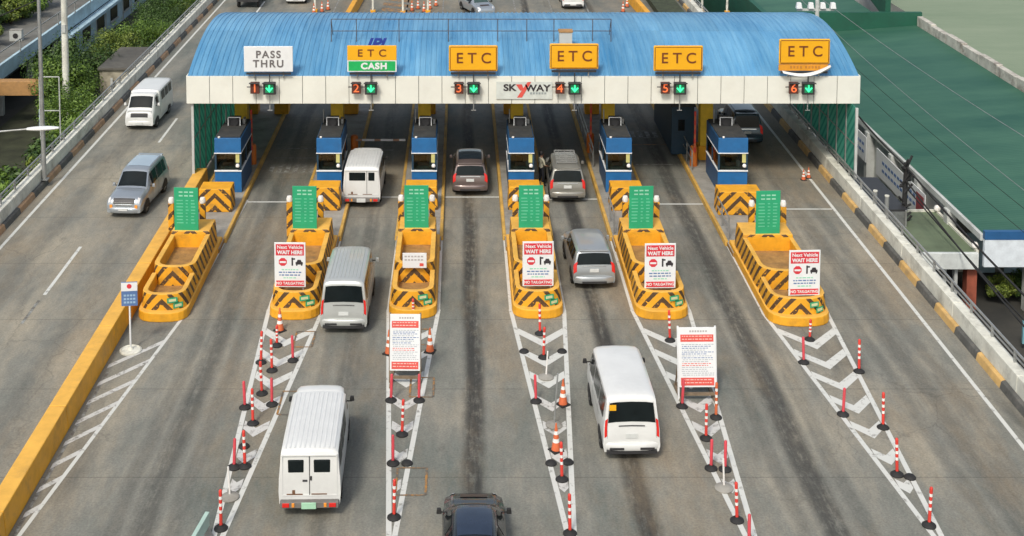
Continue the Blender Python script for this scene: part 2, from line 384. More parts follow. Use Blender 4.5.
rect(-1.95, -1.05, 38.2, 39.7); rect(-1.75, -.95, 44.2, 45.6); rect(-6.1, -5.5, 43.0, 44.6); rect(-6.2, -5.5, 48.0, 49.3); rect(-1.8, -1.2, 48.2, 49.5)
# beyond the canopy
for x in (-10.5, -7.5, -4.5, -1.5, 1.5, 4.5, 7.5, 10.5): strip((x, 100), (x*1.0, 118), .12, M_pw2)
for i in range(5): poly([(-6.6+i*.0, 108+i*2.2), (-3.8, 106.6+i*2.2), (-3.8, 107.9+i*2.2), (-6.6, 109.3+i*2.2)], M_py)
tag(mk.build('road_markings'), kind='structure')

# ---------------------------------------------------------------- parapets at both edges of the viaduct
def parapet(sign, xk, label):
    t = thing('roadside_parapet', label, 'parapet')
    k = MB(); y = 14.6; i = 0
    while y < 190:
        m = (M_orange if sign < 0 else mat('ochre kerb paint', (.56, .36, .13), .8, var=.2, scale=2, bump=.3, dirt=.6, dirtcol=(.27, .23, .17))) if i % 2 == 0 else M_blackp
        a, b_ = xk, xk+sign*.25
        pr = [(a+sign*.04, 0), (a+sign*.1, .26), (b_, .3), (b_, 0)]
        vs = [(px, y, pz) for px, pz in pr]+[(px, y+2.16, pz) for px, pz in pr]
        k.raw(vs, [(0, 4, 5, 1), (1, 5, 6, 2), (2, 6, 7, 3)], m)
        y += 2.16; i += 1
    k.build('kerb', t, bevel=.03)
    w = MB(); a = xk+sign*.25; y = 14
    while y < 190:
        w.box(min(a, a+sign*.48), max(a, a+sign*.48), y+.012, y+5.98, 0, .86, M_concw, tx=.03); y += 6
    w.build('wall', t, bevel=.03)
    h = MB(); xr = a+sign*.36
    h.tube((xr, 14, 1.28), (xr, 190, 1.28), .045, M_steel); h.tube((xr, 14, 1.08), (xr, 190, 1.08), .03, M_steel)
    y = 15
    while y < 190: h.box(xr-.04, xr+.04, y-.05, y+.05, .86, 1.28, M_steel); y += 2
    h.build('handrail', t)
    return t
parapet(-1, -20.75, 'weathered white parapet with orange and black kerb along the left road edge')
parapet(1, 18.55, 'white concrete parapet with ochre and black kerb beside the green roofed warehouse')
for (x, y) in ((19.62, 62.3), (19.95, 61.6)):
    b = MB(); b.tube((0, 0, 0), (0, 0, 4.3), .1, M_steel, 10); b.tube((0, 0, 4.3), (0, 0, 4.36), .11, M_concw, 10)
    o = b.build('steel_post', loc=(x, y, GZ), smooth=40); tag(o, 'grey steel post just outside the right parapet, %s of the two' % ('nearer' if y < 62 else 'farther'), 'post', 'steel posts on the right parapet')

# yellow divider
t = thing('divider_barrier', 'long yellow concrete divider running from the first toll island to the bottom left corner', 'barrier')
b = MB(); y = 12
while y < 66:
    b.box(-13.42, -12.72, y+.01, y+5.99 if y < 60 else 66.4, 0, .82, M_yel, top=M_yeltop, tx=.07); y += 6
    if y > 62: break
b.build('wall', t, bevel=.035)
# far dividers
for pts, lab in (([(-9.3, 96), (-8.2, 128)], 'yellow divider beyond the canopy on the left'), ([(15.2, 96), (14.0, 128)], 'pale orange divider beyond the canopy on the right')):
    (x0, y0), (x1, y1) = pts
    b = MB(); b.raw([(x0-.3, y0, 0), (x0+.3, y0, 0), (x1+.3, y1, 0), (x1-.3, y1, 0), (x0-.2, y0, .8), (x0+.2, y0, .8), (x1+.2, y1, .8), (x1-.2, y1, .8)], [(0, 1, 5, 4), (1, 2, 6, 5), (2, 3, 7, 6), (3, 0, 4, 7), (4, 5, 6, 7), (3, 2, 1, 0)], M_yel)
    tag(b.build('divider_barrier', bevel=.03), lab, 'barrier')

# ---------------------------------------------------------------- toll islands
def nose_poly(hw, y0, y1, n=10, sq=.75):
    r = hw; pts = [(-hw, y1)]
    for i in range(n+1):
        a = math.pi+math.pi*i/n
        pts.append((hw*math.copysign(abs(math.cos(a))**.7, math.cos(a)), y0+r*sq+r*sq*math.copysign(abs(math.sin(a))**.9, math.sin(a))))
    pts.append((hw, y1)); return pts
def basin(hw, th, y0, y1, z0, z1, zf, closed_back=False, flare=.0):
    b = MB(); o_ = nose_poly(hw, y0, y1); i_ = nose_poly(hw-th, y0+th, y1)
    n = len(o_)
    vo = [(x, y, z0) for x, y in o_]+[(x*(1-flare), y+flare*(.6 if abs(x) < hw*.98 else 0), z1) for x, y in o_]
    b.raw(vo, [(k, k+1, n+k+1, n+k) for k in range(n-1)], M_stripe)
    top_o = vo[n:]; top_i = [(x, y, z1) for x, y in i_]; bot_i = [(x, y, zf) for x, y in i_]
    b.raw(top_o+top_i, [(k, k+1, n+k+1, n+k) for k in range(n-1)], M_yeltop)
    b.raw(top_i+bot_i, [(k, k+1, n+k+1, n+k) for k in range(n-1)], M_yel)
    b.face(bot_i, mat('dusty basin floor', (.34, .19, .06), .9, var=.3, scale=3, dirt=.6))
    # rear ends of the two walls
    for s_ in (-1, 1):
        b.face([(s_*hw, y1, z0), (s_*(hw-th), y1, z0), (s_*(hw-th), y1, z1), (s_*hw*(1-flare), y1, z1)], M_yel)
    return b
ISL = [(-11.55, .98, 50.1, 'first toll island, beside the long yellow divider'), (-6.48, 1.0, 50.3, 'second toll island from the left, left of the silver passenger van'),
       (-1.88, .95, 50.4, 'third toll island from the left, holding the small white placard'), (3.0, 1.0, 50.4, 'fourth toll island, left of the silver minivan'),
       (7.82, 1.05, 50.3, 'fifth toll island, right of the silver minivan'), (13.02, 1.22, 49.7, 'widest toll island, last on the right')]
def stk(parent, x, y, z, tilt):      # round-cornered green reflective stickers at the nose
    b = MB(); b.box(-.2, .2, -.012, 0, 0, .2, M_green); b.box(-.14, .14, -.018, -.011, .05, .15, mat('sticker cream', (.6, .62, .35), .5))
    o = b.build('sticker', parent); o.location = (x, y, z); o.rotation_euler = (R(-4), 0, R(tilt)); return o
for i, (cx, hw, ny, lab) in enumerate(ISL):
    t = thing('toll_island', 'yellow striped concrete ' + lab, 'toll island', (cx, ny, 0), 0, 'toll islands in a row across the plaza')
    MB().prism([(-hw-.04, 7), (hw+.04, 7), (hw+.04, 34), (-hw-.04, 34)], 0, .2, mat('grimy yellow kerb', (.3, .17, .05), .8, var=.3, scale=1.5, dirt=.8), top=M_conc).build('kerb', t, bevel=.03)
    for s_ in (-1, 1):
        MB().box(s_*(hw+.05)-.09, s_*(hw+.05)+.09, 8.25, 33.9, 0, .23, mat('worn yellow kerb edge', (.55, .33, .07), .8, var=.25, scale=1.2, dirt=.65, dirtcol=(.16, .14, .11)), tx=.02).build('kerb_edge', t, bevel=.02)
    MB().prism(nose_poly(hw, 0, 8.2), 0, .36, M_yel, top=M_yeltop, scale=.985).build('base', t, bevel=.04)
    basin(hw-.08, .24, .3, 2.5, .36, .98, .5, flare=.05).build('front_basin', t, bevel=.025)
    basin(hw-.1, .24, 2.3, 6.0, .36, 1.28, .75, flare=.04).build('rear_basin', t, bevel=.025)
    MB().box(-hw+.12, hw-.12, 5.8, 7.5, .36, 1.42, M_stripe, top=M_yeltop, tx=.05, ty=.12).build('end_block', t, bevel=.04)
    fy = MB(); fy.box(-hw+.34, hw-.34, 5.785, 5.9, .42, 1.3, M_yel); fy.build('basin_backing', t)
    pc = (-.18, -.22, -.03, .0, -.1, .0)[i]+cx*.028
    for s_ in (-1, 1):
        p = MB(); p.box(pc+s_*.69-.12, pc+s_*.69+.12, 7.6, 7.84, .2, 2.0, M_stripe); q = p.build('striped_post', t, bevel=.01)
        l_ = MB(); l_.lathe([(0, 2.0), (.12, 2.02), (.14, 2.13), (.1, 2.26), (0, 2.28)], M_refl, 10, (pc+s_*.69, 7.72)); l_.build('post_lamp', q, smooth=60)
    bw = .78 if i < 5 else 1.02
    MB().box(-bw, bw, 11.6, 12.7, .2, 1.32, M_stripe, top=M_yel, tx=.04).build('crash_block', t, bevel=.04)
    stk(t, hw*.42, .3, .66, 22); stk(t, hw*.62, .42, .42, 36)
    if i in (0, 5, 4):
        s_ = 1 if i == 0 else -1; h = MB()
        y = 8.6 if i else 13; xx = -hw+.1 if i else -hw+.12
        y1 = 28
        while y <= y1:
            if not (11.2 < y < 18): h.tube((xx, y, .2), (xx, y, 1.2), .035, M_steel, 6)
            y += 1.6
        for a_, b_ in ((8.6 if i else 18.5, 11.3 if i else 19), (18.2, 27.8)):
            for z in (1.2, .75): h.tube((xx, a_, z), (xx, b_, z), .032, M_steel, 6)
        h.build('handrail', t)

# ---------------------------------------------------------------- booths
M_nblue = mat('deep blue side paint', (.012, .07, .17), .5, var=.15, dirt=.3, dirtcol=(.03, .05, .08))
def booth(cx, w, d, label):
    t = thing('toll_booth', label, 'toll booth', (cx, 64.5, .2), 0, 'blue toll booths under the canopy')
    h = w/2
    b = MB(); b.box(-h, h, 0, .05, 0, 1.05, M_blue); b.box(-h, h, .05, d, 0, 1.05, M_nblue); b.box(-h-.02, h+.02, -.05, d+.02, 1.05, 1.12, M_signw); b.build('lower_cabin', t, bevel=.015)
    b = MB()
    for sx_ in (-1, 1):
        for yy in (0, d*.5, d-.09): b.box(sx_*h-(.0 if sx_ < 0 else .09), sx_*h+(.09 if sx_ < 0 else 0), yy, yy+.09, 1.12, 1.98, M_navy)
    b.build('window_frame', t)
    g = bpy.data.materials.get('booth glass')
    if not g:
        g = bpy.data.materials.new('booth glass'); g.use_nodes = True; n = g.node_tree.nodes; l = g.node_tree.links
        gl = n.new('ShaderNodeBsdfGlossy'); gl.inputs['Roughness'].default_value = .08; tr = n.new('ShaderNodeBsdfTransparent'); tr.inputs[0].default_value = (.55, .6, .58, 1)
        mx = n.new('ShaderNodeMixShader'); fr = n.new('ShaderNodeFresnel'); fr.inputs[0].default_value = 1.5
        l.new(fr.outputs[0], mx.inputs[0]); l.new(tr.outputs[0], mx.inputs[1]); l.new(gl.outputs[0], mx.inputs[2]); l.new(mx.outputs[0], n['Material Output'].inputs[0])
    b = MB(); b.box(-h+.09, h-.09, .03, .045, 1.12, 1.98, g); b.box(-h+.03, -h+.045, .09, d-.09, 1.12, 1.98, g); b.box(h-.045, h-.03, .09, d-.09, 1.12, 1.98, g)
    b.box(-h+.09, h-.09, d-.045, d-.03, 1.12, 1.98, g); b.build('window', t)
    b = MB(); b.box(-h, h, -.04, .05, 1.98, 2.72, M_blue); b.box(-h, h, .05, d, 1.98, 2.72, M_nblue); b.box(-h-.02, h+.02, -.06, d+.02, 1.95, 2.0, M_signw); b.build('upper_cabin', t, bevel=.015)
    b = MB(); b.box(-h+.05, h-.05, .08, d-.08, 2.72, 2.8, mat('grimy roof felt', (.035, .038, .038), .9, var=.3, dirt=.5)); b.build('roof', t, bevel=.01)
    b = MB(); b.box(-h+.25, h-.3, .3, .75, 1.12, 1.2, M_concw); b.box(-.3, .22, .3, .34, 1.25, 1.42, mat('paper pink', (.55, .36, .3), .6)); b.box(.25, .4, .35, .5, 1.2, 1.5, M_signw); b.box(-.2, .1, .8, 1.0, 1.2, 1.6, M_dark)
    b.build('desk', t)
    b = MB(); b.box(h-.27, h-.09, -.012, .028, 1.5, 1.95, mat('faded yellow notice', (.55, .52, .2), .6)); b.build('notice', t)
    b = MB(); b.lathe([(0, .0), (.09, .02), (.1, .1), (.05, .17), (0, .18)], M_refl, 10, (0, 0)); o = b.build('ball_camera', t, smooth=60); o.location = (h*.75, -.12, 1.3)
    b = MB(); b.lathe([(0, .0), (.06, .02), (.06, .08), (0, .1)], M_refl, 10, (0, 0)); o = b.build('small_lamp', t, smooth=60); o.location = (-h*.65, .0, 2.72)
    a = MB(); a.box(-.28, .3, 1.9, 2.3, 2.8, 3.2, M_dark)
    a.box(-.31, -.27, 1.86, 1.9, 2.8, 3.24, M_signw); a.box(.29, .33, 1.86, 1.9, 2.8, 3.24, M_signw); a.box(-.27, .29, 1.86, 1.9, 3.2, 3.24, M_signw)
    a = a.build('air_conditioner', t, bevel=.01)
    f = MB(); f.lathe([(0, 0), (.2, 0), (.22, .03), (.2, .05)], M_dark, 14); f = f.build('fan_grille', a, smooth=40); f.location = (.01, 1.86, 3.0); f.rotation_euler = (R(90), 0, 0)
    b = MB(); b.box(.38, .5, 2.2, 2.6, 2.8, 3.05, M_steel); b.tube((-.5, 2.4, 2.8), (-.5, 2.4, 3.5), .03, M_steel); b.build('roof_conduit', t)
    return t
BL = ['blue toll booth on the first island beside the green mesh wall', 'blue toll booth left of the small white utility van at the stop line', 'blue toll booth left of the brown minivan',
      'blue toll booth right of the brown minivan, beside the standing attendant', 'blue toll booth right of the roof racked wagon', 'wider blue toll booth on the last island, left of the dark van']
for (cx, w), lab in zip(((-11.4, 1.3), (-6.45, 1.22), (-1.8, 1.22), (2.95, 1.25), (7.72, 1.25), (13.3, 1.45)), BL): booth(cx, w, 3.2, lab)

# ---------------------------------------------------------------- canopy
def roof_mat():
    m = bpy.data.materials.new('blue corrugated roof'); m.use_nodes = True; n = m.node_tree.nodes; l = m.node_tree.links
    b = n['Principled BSDF']; b.inputs['Roughness'].default_value = .42
    tc = n.new('ShaderNodeTexCoord')
    def noise(scale, sc):
        mp = n.new('ShaderNodeMapping'); mp.inputs['Scale'].default_value = sc; l.new(tc.outputs['Object'], mp.inputs[0])
        q = n.new('ShaderNodeTexNoise'); q.inputs['Scale'].default_value = scale; q.inputs['Detail'].default_value = 7; q.inputs['Roughness'].default_value = .65
        l.new(mp.outputs[0], q.inputs[0]); return q.outputs[0]
    a = noise(.35, (1, .35, 1)); c = noise(2.2, (1.8, .12, .12))
    cr = n.new('ShaderNodeValToRGB'); e = cr.color_ramp.elements
    e[0].position = .34; e[0].color = (.04, .2, .4, 1); e[1].position = .68; e[1].color = (.18, .4, .58, 1)
    ad = n.new('ShaderNodeMath'); ad.operation = 'MULTIPLY_ADD'; ad.inputs[1].default_value = .5; l.new(a, ad.inputs[0])
    mm = n.new('ShaderNodeMath'); mm.operation = 'MULTIPLY'; mm.inputs[1].default_value = .5; l.new(c, mm.inputs[0]); l.new(mm.outputs[0], ad.inputs[2])
    l.new(ad.outputs[0], cr.inputs[0])
    sx = n.new('ShaderNodeSeparateXYZ'); l.new(tc.outputs['Object'], sx.inputs[0])
    def mth(op, p, q=None):
        z = n.new('ShaderNodeMath'); z.operation = op
        for i_, v_ in enumerate((p, q)):
            if v_ is None: continue
            if isinstance(v_, (int, float)): z.inputs[i_].default_value = v_
            else: l.new(v_, z.inputs[i_])
        return z.outputs[0]
    wn = n.new('ShaderNodeTexWhiteNoise'); wn.noise_dimensions = '2D'; cv = n.new('ShaderNodeCombineXYZ')
    l.new(mth('FLOOR', mth('DIVIDE', sx.outputs[0], 1.048)), cv.inputs[0]); l.new(mth('FLOOR', mth('DIVIDE', sx.outputs[1], 4.7)), cv.inputs[1]); l.new(cv.outputs[0], wn.inputs[0])
    lap = mth('LESS_THAN', mth('FRACT', mth('DIVIDE', sx.outputs[1], 4.7)), .008)
    k1 = mth('SUBTRACT', mth('ADD', mth('MULTIPLY', wn.outputs[0], .2), .9), mth('MULTIPLY', lap, .35))
    vs = n.new('ShaderNodeVectorMath'); vs.operation = 'SCALE'; l.new(cr.outputs[0], vs.inputs[0]); l.new(k1, vs.inputs['Scale'])
    st = noise(5, (2.5, .1, .1)); rr = n.new('ShaderNodeMapRange'); rr.inputs[1].default_value = .6; rr.inputs[2].default_value = .75; rr.inputs[4].default_value = .4; l.new(st, rr.inputs[0])
    mx = n.new('ShaderNodeMixRGB'); mx.inputs[2].default_value = (.1, .15, .19, 1); l.new(rr.outputs[0], mx.inputs[0]); l.new(vs.outputs[0], mx.inputs[1]); l.new(mx.outputs[0], b.inputs[0]); return m
M_roof = roof_mat()
can = thing('toll_canopy', 'long toll plaza canopy with a barrel vaulted blue roof and cream fascia', 'canopy', (0, 65.4, 0))
X0, X1, DEP, ZE, ZR = -13.5, 19.65, 14.0, 5.74, 7.16
def rz(t): return ZE+(ZR-ZE)*(1-(2*t-1)**2)
b = MB(); pitch = .262; nx = int((X1-X0)/pitch)
prof = [(0, 0), (.42, 0), (.5, .035), (.72, .035), (.8, 0)]
xs = []
for i in range(nx):
    for u, h in prof: xs.append((X0+(i+u)*pitch, h))
xs.append((X1, 0)); NS = 26
ts = [(1-math.cos(math.pi*k/NS))/2 for k in range(NS+1)]
b.grid([[(x, t_*DEP, rz(t_)+h) for x, h in xs] for t_ in ts], M_roof)
b.build('roof', can)
b = MB(); b.grid([[(x, t_*DEP, rz(t_)-.12) for x in (X0, X1)] for t_ in ts], mat('pale soffit sheet', (.5, .53, .54), .6, var=.1, dirt=.3))
for x in (X0, X1):
    p = [(x, t_*DEP, rz(t_)) for t_ in ts]; b.face(p+[(x, DEP, 4.45), (x, 0, 4.45)], mat('blue gable sheet', (.07, .2, .34), .5))
b.build('soffit', can)
b = MB(); nJ = 29; wp = (X1+.05-X0+.05)/nJ
for i in range(nJ):
    a = X0-.05+i*wp; b.box(a+.012, a+wp-.012, -.06, .0, 4.41, 5.79, M_cream)
b.box(X0, X1, .0, .25, 4.45, 5.75, M_dark); b.build('front_fascia', can, bevel=.008)
b = MB(); b.box(X0-.06, X1+.06, DEP, DEP+.1, 4.4, 5.75, M_cream); b.build('rear_fascia', can)
b = MB(); b.box(X0-.06, X0, 0.01, DEP, 4.41, 5.79, M_cream); b.box(X1, X1+.06, 0.01, DEP, 4.41, 5.79, M_cream); b.build('side_fascia', can)
tr = MB()
for yy in (.6, 4.4, 9.2, 13.2):
    tr.box(X0+.2, X1-.2, yy, yy+.3, 4.6, 5.1, mat('roof truss steel', (.12, .13, .12), .6))
tr.build('truss', can)
for i, (cx, hw, ny, lab) in enumerate(ISL):
    for yy in (4.6, 13.4):
        xs_ = [cx-.05] if not (i == 0 and yy > 10) else [-12.45, -10.65]
        if i == 5: xs_ = [12.95] if yy < 10 else [12.6]
        for xx in xs_:
            c = MB(); c.box(xx-.33, xx+.33, yy-.33, yy+.33, .2, 4.6, mat('dull yellow column', (.74, .48, .03), .6, var=.12, dirt=.3, dirtcol=(.2, .12, .03)))
            c.box(xx-.42, xx+.42, yy-.42, yy+.42, .2, .95, M_yel); c.build('column', can, bevel=.02)
def mesh_mat():
    m = bpy.data.materials.new('green mesh sheet'); m.use_nodes = True; n = m.node_tree.nodes; l = m.node_tree.links
    b = n['Principled BSDF']; b.inputs['Roughness'].default_value = .55
    tc = n.new('ShaderNodeTexCoord'); w = n.new('ShaderNodeTexWave'); w.wave_type = 'BANDS'; w.bands_direction = 'DIAGONAL'; w.inputs['Scale'].default_value = 1.1; w.inputs['Distortion'].default_value = .4
    l.new(tc.outputs['Object'], w.inputs[0])
    q = n.new('ShaderNodeTexNoise'); q.inputs['Scale'].default_value = .8; q.inputs['Detail'].default_value = 7; l.new(tc.outputs['Object'], q.inputs[0])
    ml = n.new('ShaderNodeMath'); ml.operation = 'MULTIPLY'; l.new(w.outputs[1], ml.inputs[0]); l.new(q.outputs[0], ml.inputs[1])
    cr = n.new('ShaderNodeValToRGB'); e = cr.color_ramp.elements; e[0].color = (.04, .33, .25, 1); e[1].position = .3; e[1].color = (.14, .55, .42, 1)
    l.new(ml.outputs[0], cr.inputs[0]); l.new(cr.outputs[0], b.inputs[0])
    tp = n.new('ShaderNodeBsdfTransparent'); mx = n.new('ShaderNodeMixShader'); mx.inputs[0].default_value = .93
    tl = n.new('ShaderNodeBsdfTranslucent'); l.new(cr.outputs[0], tl.inputs[0]); m0 = n.new('ShaderNodeMixShader'); m0.inputs[0].default_value = .5
    l.new(b.outputs[0], m0.inputs[1]); l.new(tl.outputs[0], m0.inputs[2])
    l.new(tp.outputs[0], mx.inputs[1]); l.new(m0.outputs[0], mx.inputs[2]); l.new(mx.outputs[0], n['Material Output'].inputs[0]); return m
M_mesh = mesh_mat()
for xw, y0, y1, z0 in ((-13.3, .15, 13.9, .0), (19.3, -.9, 13.9, .86)):
    w = MB(); n_ = 9; st = (y1-y0)/n_
    for i in range(n_): w.box(xw-.012, xw+.012, y0+i*st+.07, y0+(i+1)*st-.07, z0+.15, 4.4, M_mesh)
    sheet = w.build('mesh_wall', can)
    f = MB()
    for i in range(n_+1): f.box(xw-.06, xw+.06, y0+i*st-.06, y0+i*st+.06, z0, 4.42, M_bwhite if i == 0 else M_steel)
    for i in range(n_):
        for zz in (z0+.12, 2.5): f.box(xw-.03, xw+.03, y0+i*st+.06, y0+(i+1)*st-.06, zz, zz+.06, M_steel)
    f.build('wall_frame', sheet)
# old billboard frame standing on the roof
t = thing('roof_frame', 'thin rusty billboard frame standing on the blue roof', 'frame', (0, 68.7, 6.6))
b = MB(); MR = mat('rusty steel', (.09, .07, .065), .8, var=.3)
for z in (.1, .72, 1.34): b.tube((-6.7, 0, z), (7.75, 0, z), .022, MR, 5)
for x in (-6.7, -5.4, -3.2, -.65, 1.9, 3.4, 4.8, 6.8, 7.75): b.tube((x, 0, -.1), (x, 0, 1.34), .022, MR, 5)
for x in (-6.7, -.65, 7.75): b.tube((x, .9, .3), (x, 0, 1.34), .018, MR, 5)
b.build('pipe_frame', t)
t = thing('roof_letters', 'small slanted dark blue letters left standing on the roof above the cash sign', 'letters', (-4.35, 66.9, 6.85))
text('lettering', 'JPJ', .75, mat('letter blue', (.02, .05, .3), .5), t, (0, 0, .18), bold=.03, extr=.05, sx=1.15, shear=.35)
b = MB(); b.box(5.0, 5.65, 67.5, 68, 6.4, 7.5, M_bwhite); b.box(4.96, 5.69, 67.46, 68.04, 7.5, 7.58, M_tan)
tag(b.build('roof_box', bevel=.01), 'small white cabinet on the roof just behind the fourth yellow sign', 'cabinet')
# hanging tube lamps
for x0, x1, y, lab in ((11.0, 13.9, 78.5, 'white tube lamp hanging above the last island'), (-6.4, -4.7, 79, 'white tube lamp hanging above the second island'), (-12.2, -10.9, 79.4, 'white tube lamp hanging near the yellow columns of the first island')):
    t = thing('tube_lamp', lab, 'lamp', (0, y, 0), 0, 'tube lamps under the canopy')
    b = MB(); b.box(x0, x1, -.06, .06, 3.5, 3.6, M_signw); b.build('tube', t)
    b = MB(); b.tube((x0+.3, 0, 3.6), (x0+.3, 0, 4.8), .02, M_steel, 5); b.tube((x1-.3, 0, 3.6), (x1-.3, 0, 4.8), .02, M_steel, 5); b.build('hanger', t)

# ---------------------------------------------------------------- lane signs on the fascia
def lane_sign(xc, zc, w, h, kind, label):
    t = thing('lane_sign', label, 'sign', (xc, 65.1, zc), 0, 'lane signs above the canopy fascia')
    if kind == 'pass':
        MB().box(-w/2, w/2, 0, .12, -h/2, h/2, M_signw).build('panel', t, bevel=.02)
        text('lettering', 'PASS', .5, mat('grey ink', (.14, .13, .13), .5), t, (0, -.012, .22), bold=.012, sx=1.0, space=1.25)
        text('lettering', 'THRU', .5, MATS['grey ink'], t, (0, -.012, -.24), bold=.012, sx=1.0, space=1.25)
    elif kind == 'cash':
        MB().box(-w/2, w/2, 0, .12, -.08, h/2, M_signy).build('panel', t, bevel=.02)
        b = MB(); b.box(-w/2, w/2, -.002, .118, -h/2, -.083, M_signw); b.box(-w/2+.06, w/2-.06, -.012, -.003, -h/2+.05, -.12, mat('sign green', (.01, .4, .1), .45)); b.build('green_panel', t)
        text('lettering', 'ETC', .5, M_inkb, t, (0, -.012, .27), bold=.006, sx=1.1, space=1.8)
        text('lettering', 'CASH', .42, M_signw, t, (.1, -.022, -h/4-.05), bold=.02, sx=1.1, space=1.15)
    else:
        MB().box(-w/2, w/2, 0, .12, -h/2, h/2, M_signy).build('panel', t, bevel=.06)
        b = MB()
        for a in (-1, 1):
            b.box(-w/2+.08, w/2-.08, -.006, .0, a*(h/2-.07)-.018, a*(h/2-.07)+.018, M_inkb); b.box(a*(w/2-.07)-.018, a*(w/2-.07)+.018, -.0065, .0, -h/2+.1, h/2-.1, M_inkb)
        b.build('border', t)
        text('lettering', 'ETC', .74, M_inkb, t, (.02, -.012, 0), bold=.006, sx=1.0, space=1.55)
        if kind == 'peel':
            MB().box(-w/2, w/2-.08, .02, .1, -h/2-.32, -h/2-.012, mat('faded sign orange', (.7, .3, .02), .5)).build('lower_strip', t)
            b = MB()
            for k in range(9): b.box(-.7+k*.16+(.1 if k > 3 else 0), -.6+k*.16+(.1 if k > 3 else 0), .008, .019, -h/2-.2, -h/2-.08, mat('faded ochre ink', (.48, .2, .03), .6))
            b.build('faded_lettering', t)
            b = MB(); P = []
            for k in range(15):
                u = k/14; x = -w/2+.15+u*(w-.15); z = -h/2-.3-.16*math.sin(u*3.1)+.3*u**3
                P.append([(x, -.05-.04*math.sin(u*6), z), (x+.03, -.14, z-.1-.06*math.sin(u*3)+.05*u), (x, -.03, z-.12-.1*u)])
            b.grid(P, M_signw); b.build('peeling_film', t, solid=.004, smooth=60)
    b = MB(); z = -h/2-(.36 if kind == 'peel' else .05)
    b.box(-w/2+.1, w/2-.1, .02, .1, z-.1, z, M_dark)
    for x in (-w*.3, w*.3): b.tube((x, .14, h*.3), (x, .14, z-.3), .04, M_steel, 6); b.tube((x, .14, h*.3), (x, 1.0, z+.1), .025, M_steel, 6)
    b.build('mount', t)
lane_sign(-9.45, 6.70, 2.4, 1.26, 'pass', 'white PASS THRU sign, leftmost on the canopy')
lane_sign(-4.37, 6.72, 2.42, 1.30, 'cash', 'yellow and green ETC CASH sign on the canopy')
lane_sign(.6, 6.73, 2.4, 1.3, 'etc', 'yellow ETC sign right of the ETC CASH sign')
lane_sign(5.55, 6.83, 2.4, 1.28, 'etc', 'yellow ETC sign right of the SKYWAY banner, below the small roof cabinet')
lane_sign(10.66, 6.73, 2.42, 1.28, 'etc', 'yellow ETC sign fourth from left among the yellow ones, over the empty lane')
lane_sign(16.85, 7.07, 2.5, 1.26, 'peel', 'yellow ETC sign with a peeling strip below, rightmost on the canopy')
t = thing('skyway_banner', 'pale banner with the SKYWAY lettering and a red slash on the fascia', 'banner', (3.12, 65.3, 5.1))
MB().box(-1.38, 1.38, -.03, 0, -.44, .42, mat('banner vinyl', (.58, .62, .58), .5, dirt=.2, dirtcol=(.4, .42, .4))).build('sheet', t)
text('lettering', 'SK', .46, M_ink, t, (-.72, -.04, .12), bold=.014, sx=1.2); text('lettering', 'WAY', .46, M_ink, t, (.66, -.04, .1), bold=.014, sx=1.15)
b = MB(); b.face([(-.42, -.045, .3), (-.12, -.045, .3), (-.02, -.045, .02), (-.2, -.045, -.02)], M_redl); b.face([(.16, -.046, .42), (.34, -.046, .42), (-.12, -.046, -.36), (-.36, -.046, -.36)], M_redl); b.build('red_slash', t)
b = MB()
for k in range(6): b.box(.28+k*.14, .38+k*.14, -.04, -.031, -.2, -.1, mat('grey script', (.3, .34, .34), .6))
b.build('small_script', t)

def lane_signal(xc, num, label):
    t = thing('lane_signal', label, 'traffic signal', (xc, 65.16, 5.26), 0, 'lane signals on the fascia')
    b = MB(); b.box(-.3, .3, -.2, 0, -.3, .3, M_dark); b.box(-.34, .34, -.36, -.2, .26, .3, M_dark); h = b.build('arrow_housing', t, bevel=.01)
    b = MB(); b.box(-.2, .2, -.206, -.2, -.2, .2, mat('green lamp field', (.01, .2, .08), .4, emit=.25))
    b.build('lamp_face', h)
    b = MB(); y = -.215
    b.face([(-.04, y, .19), (.04, y, .19), (.04, y, -.05), (-.04, y, -.05)], M_gon); b.face([(-.19, y, .03), (0, y, -.19), (.19, y, .03), (.13, y, .07), (0, y-.0, -.07), (-.13, y, .07)], M_gon)
    b.build('arrow', h)
    b = MB(); b.box(-.94, -.5, -.18, 0, -.26, .3, mat('maroon housing', (.09, .025, .015), .6)); b.box(-.98, -.46, -.32, -.18, .26, .3, M_dark); b.tube((-1.12, -.1, .06), (-.3, -.1, .06), .03, M_dark, 6)
    d = b.build('number_housing', t, bevel=.01)
    text('digit', num, .58, M_ron, d, (-.72, -.19, .0), bold=0, sx=1.1)
    b = MB(); b.tube((0, -.05, .3), (0, -.05, .75), .03, M_dark, 6); b.tube((0, -.05, -.3), (0, -.05, -.85), .028, M_steel, 6); b.tube((-.12, -.05, -1.12), (.12, -.05, -1.12), .02, M_steel, 6); b.tube((0, -.05, -.8), (0, -.05, -1.12), .028, M_steel, 6)
    b.build('stalk', t)
for x, nn, lab in ((-9.4, '1', 'below the white PASS THRU sign'), (-4.42, '2', 'below the ETC CASH sign'), (.62, '3', 'left of the SKYWAY banner'), (5.58, '4', 'right of the SKYWAY banner'), (10.75, '5', 'over the empty fifth lane'), (17.05, '6', 'below the peeling ETC sign')):
    lane_signal(x, nn, 'green arrow signal with the red number %s, %s' % (nn, lab))

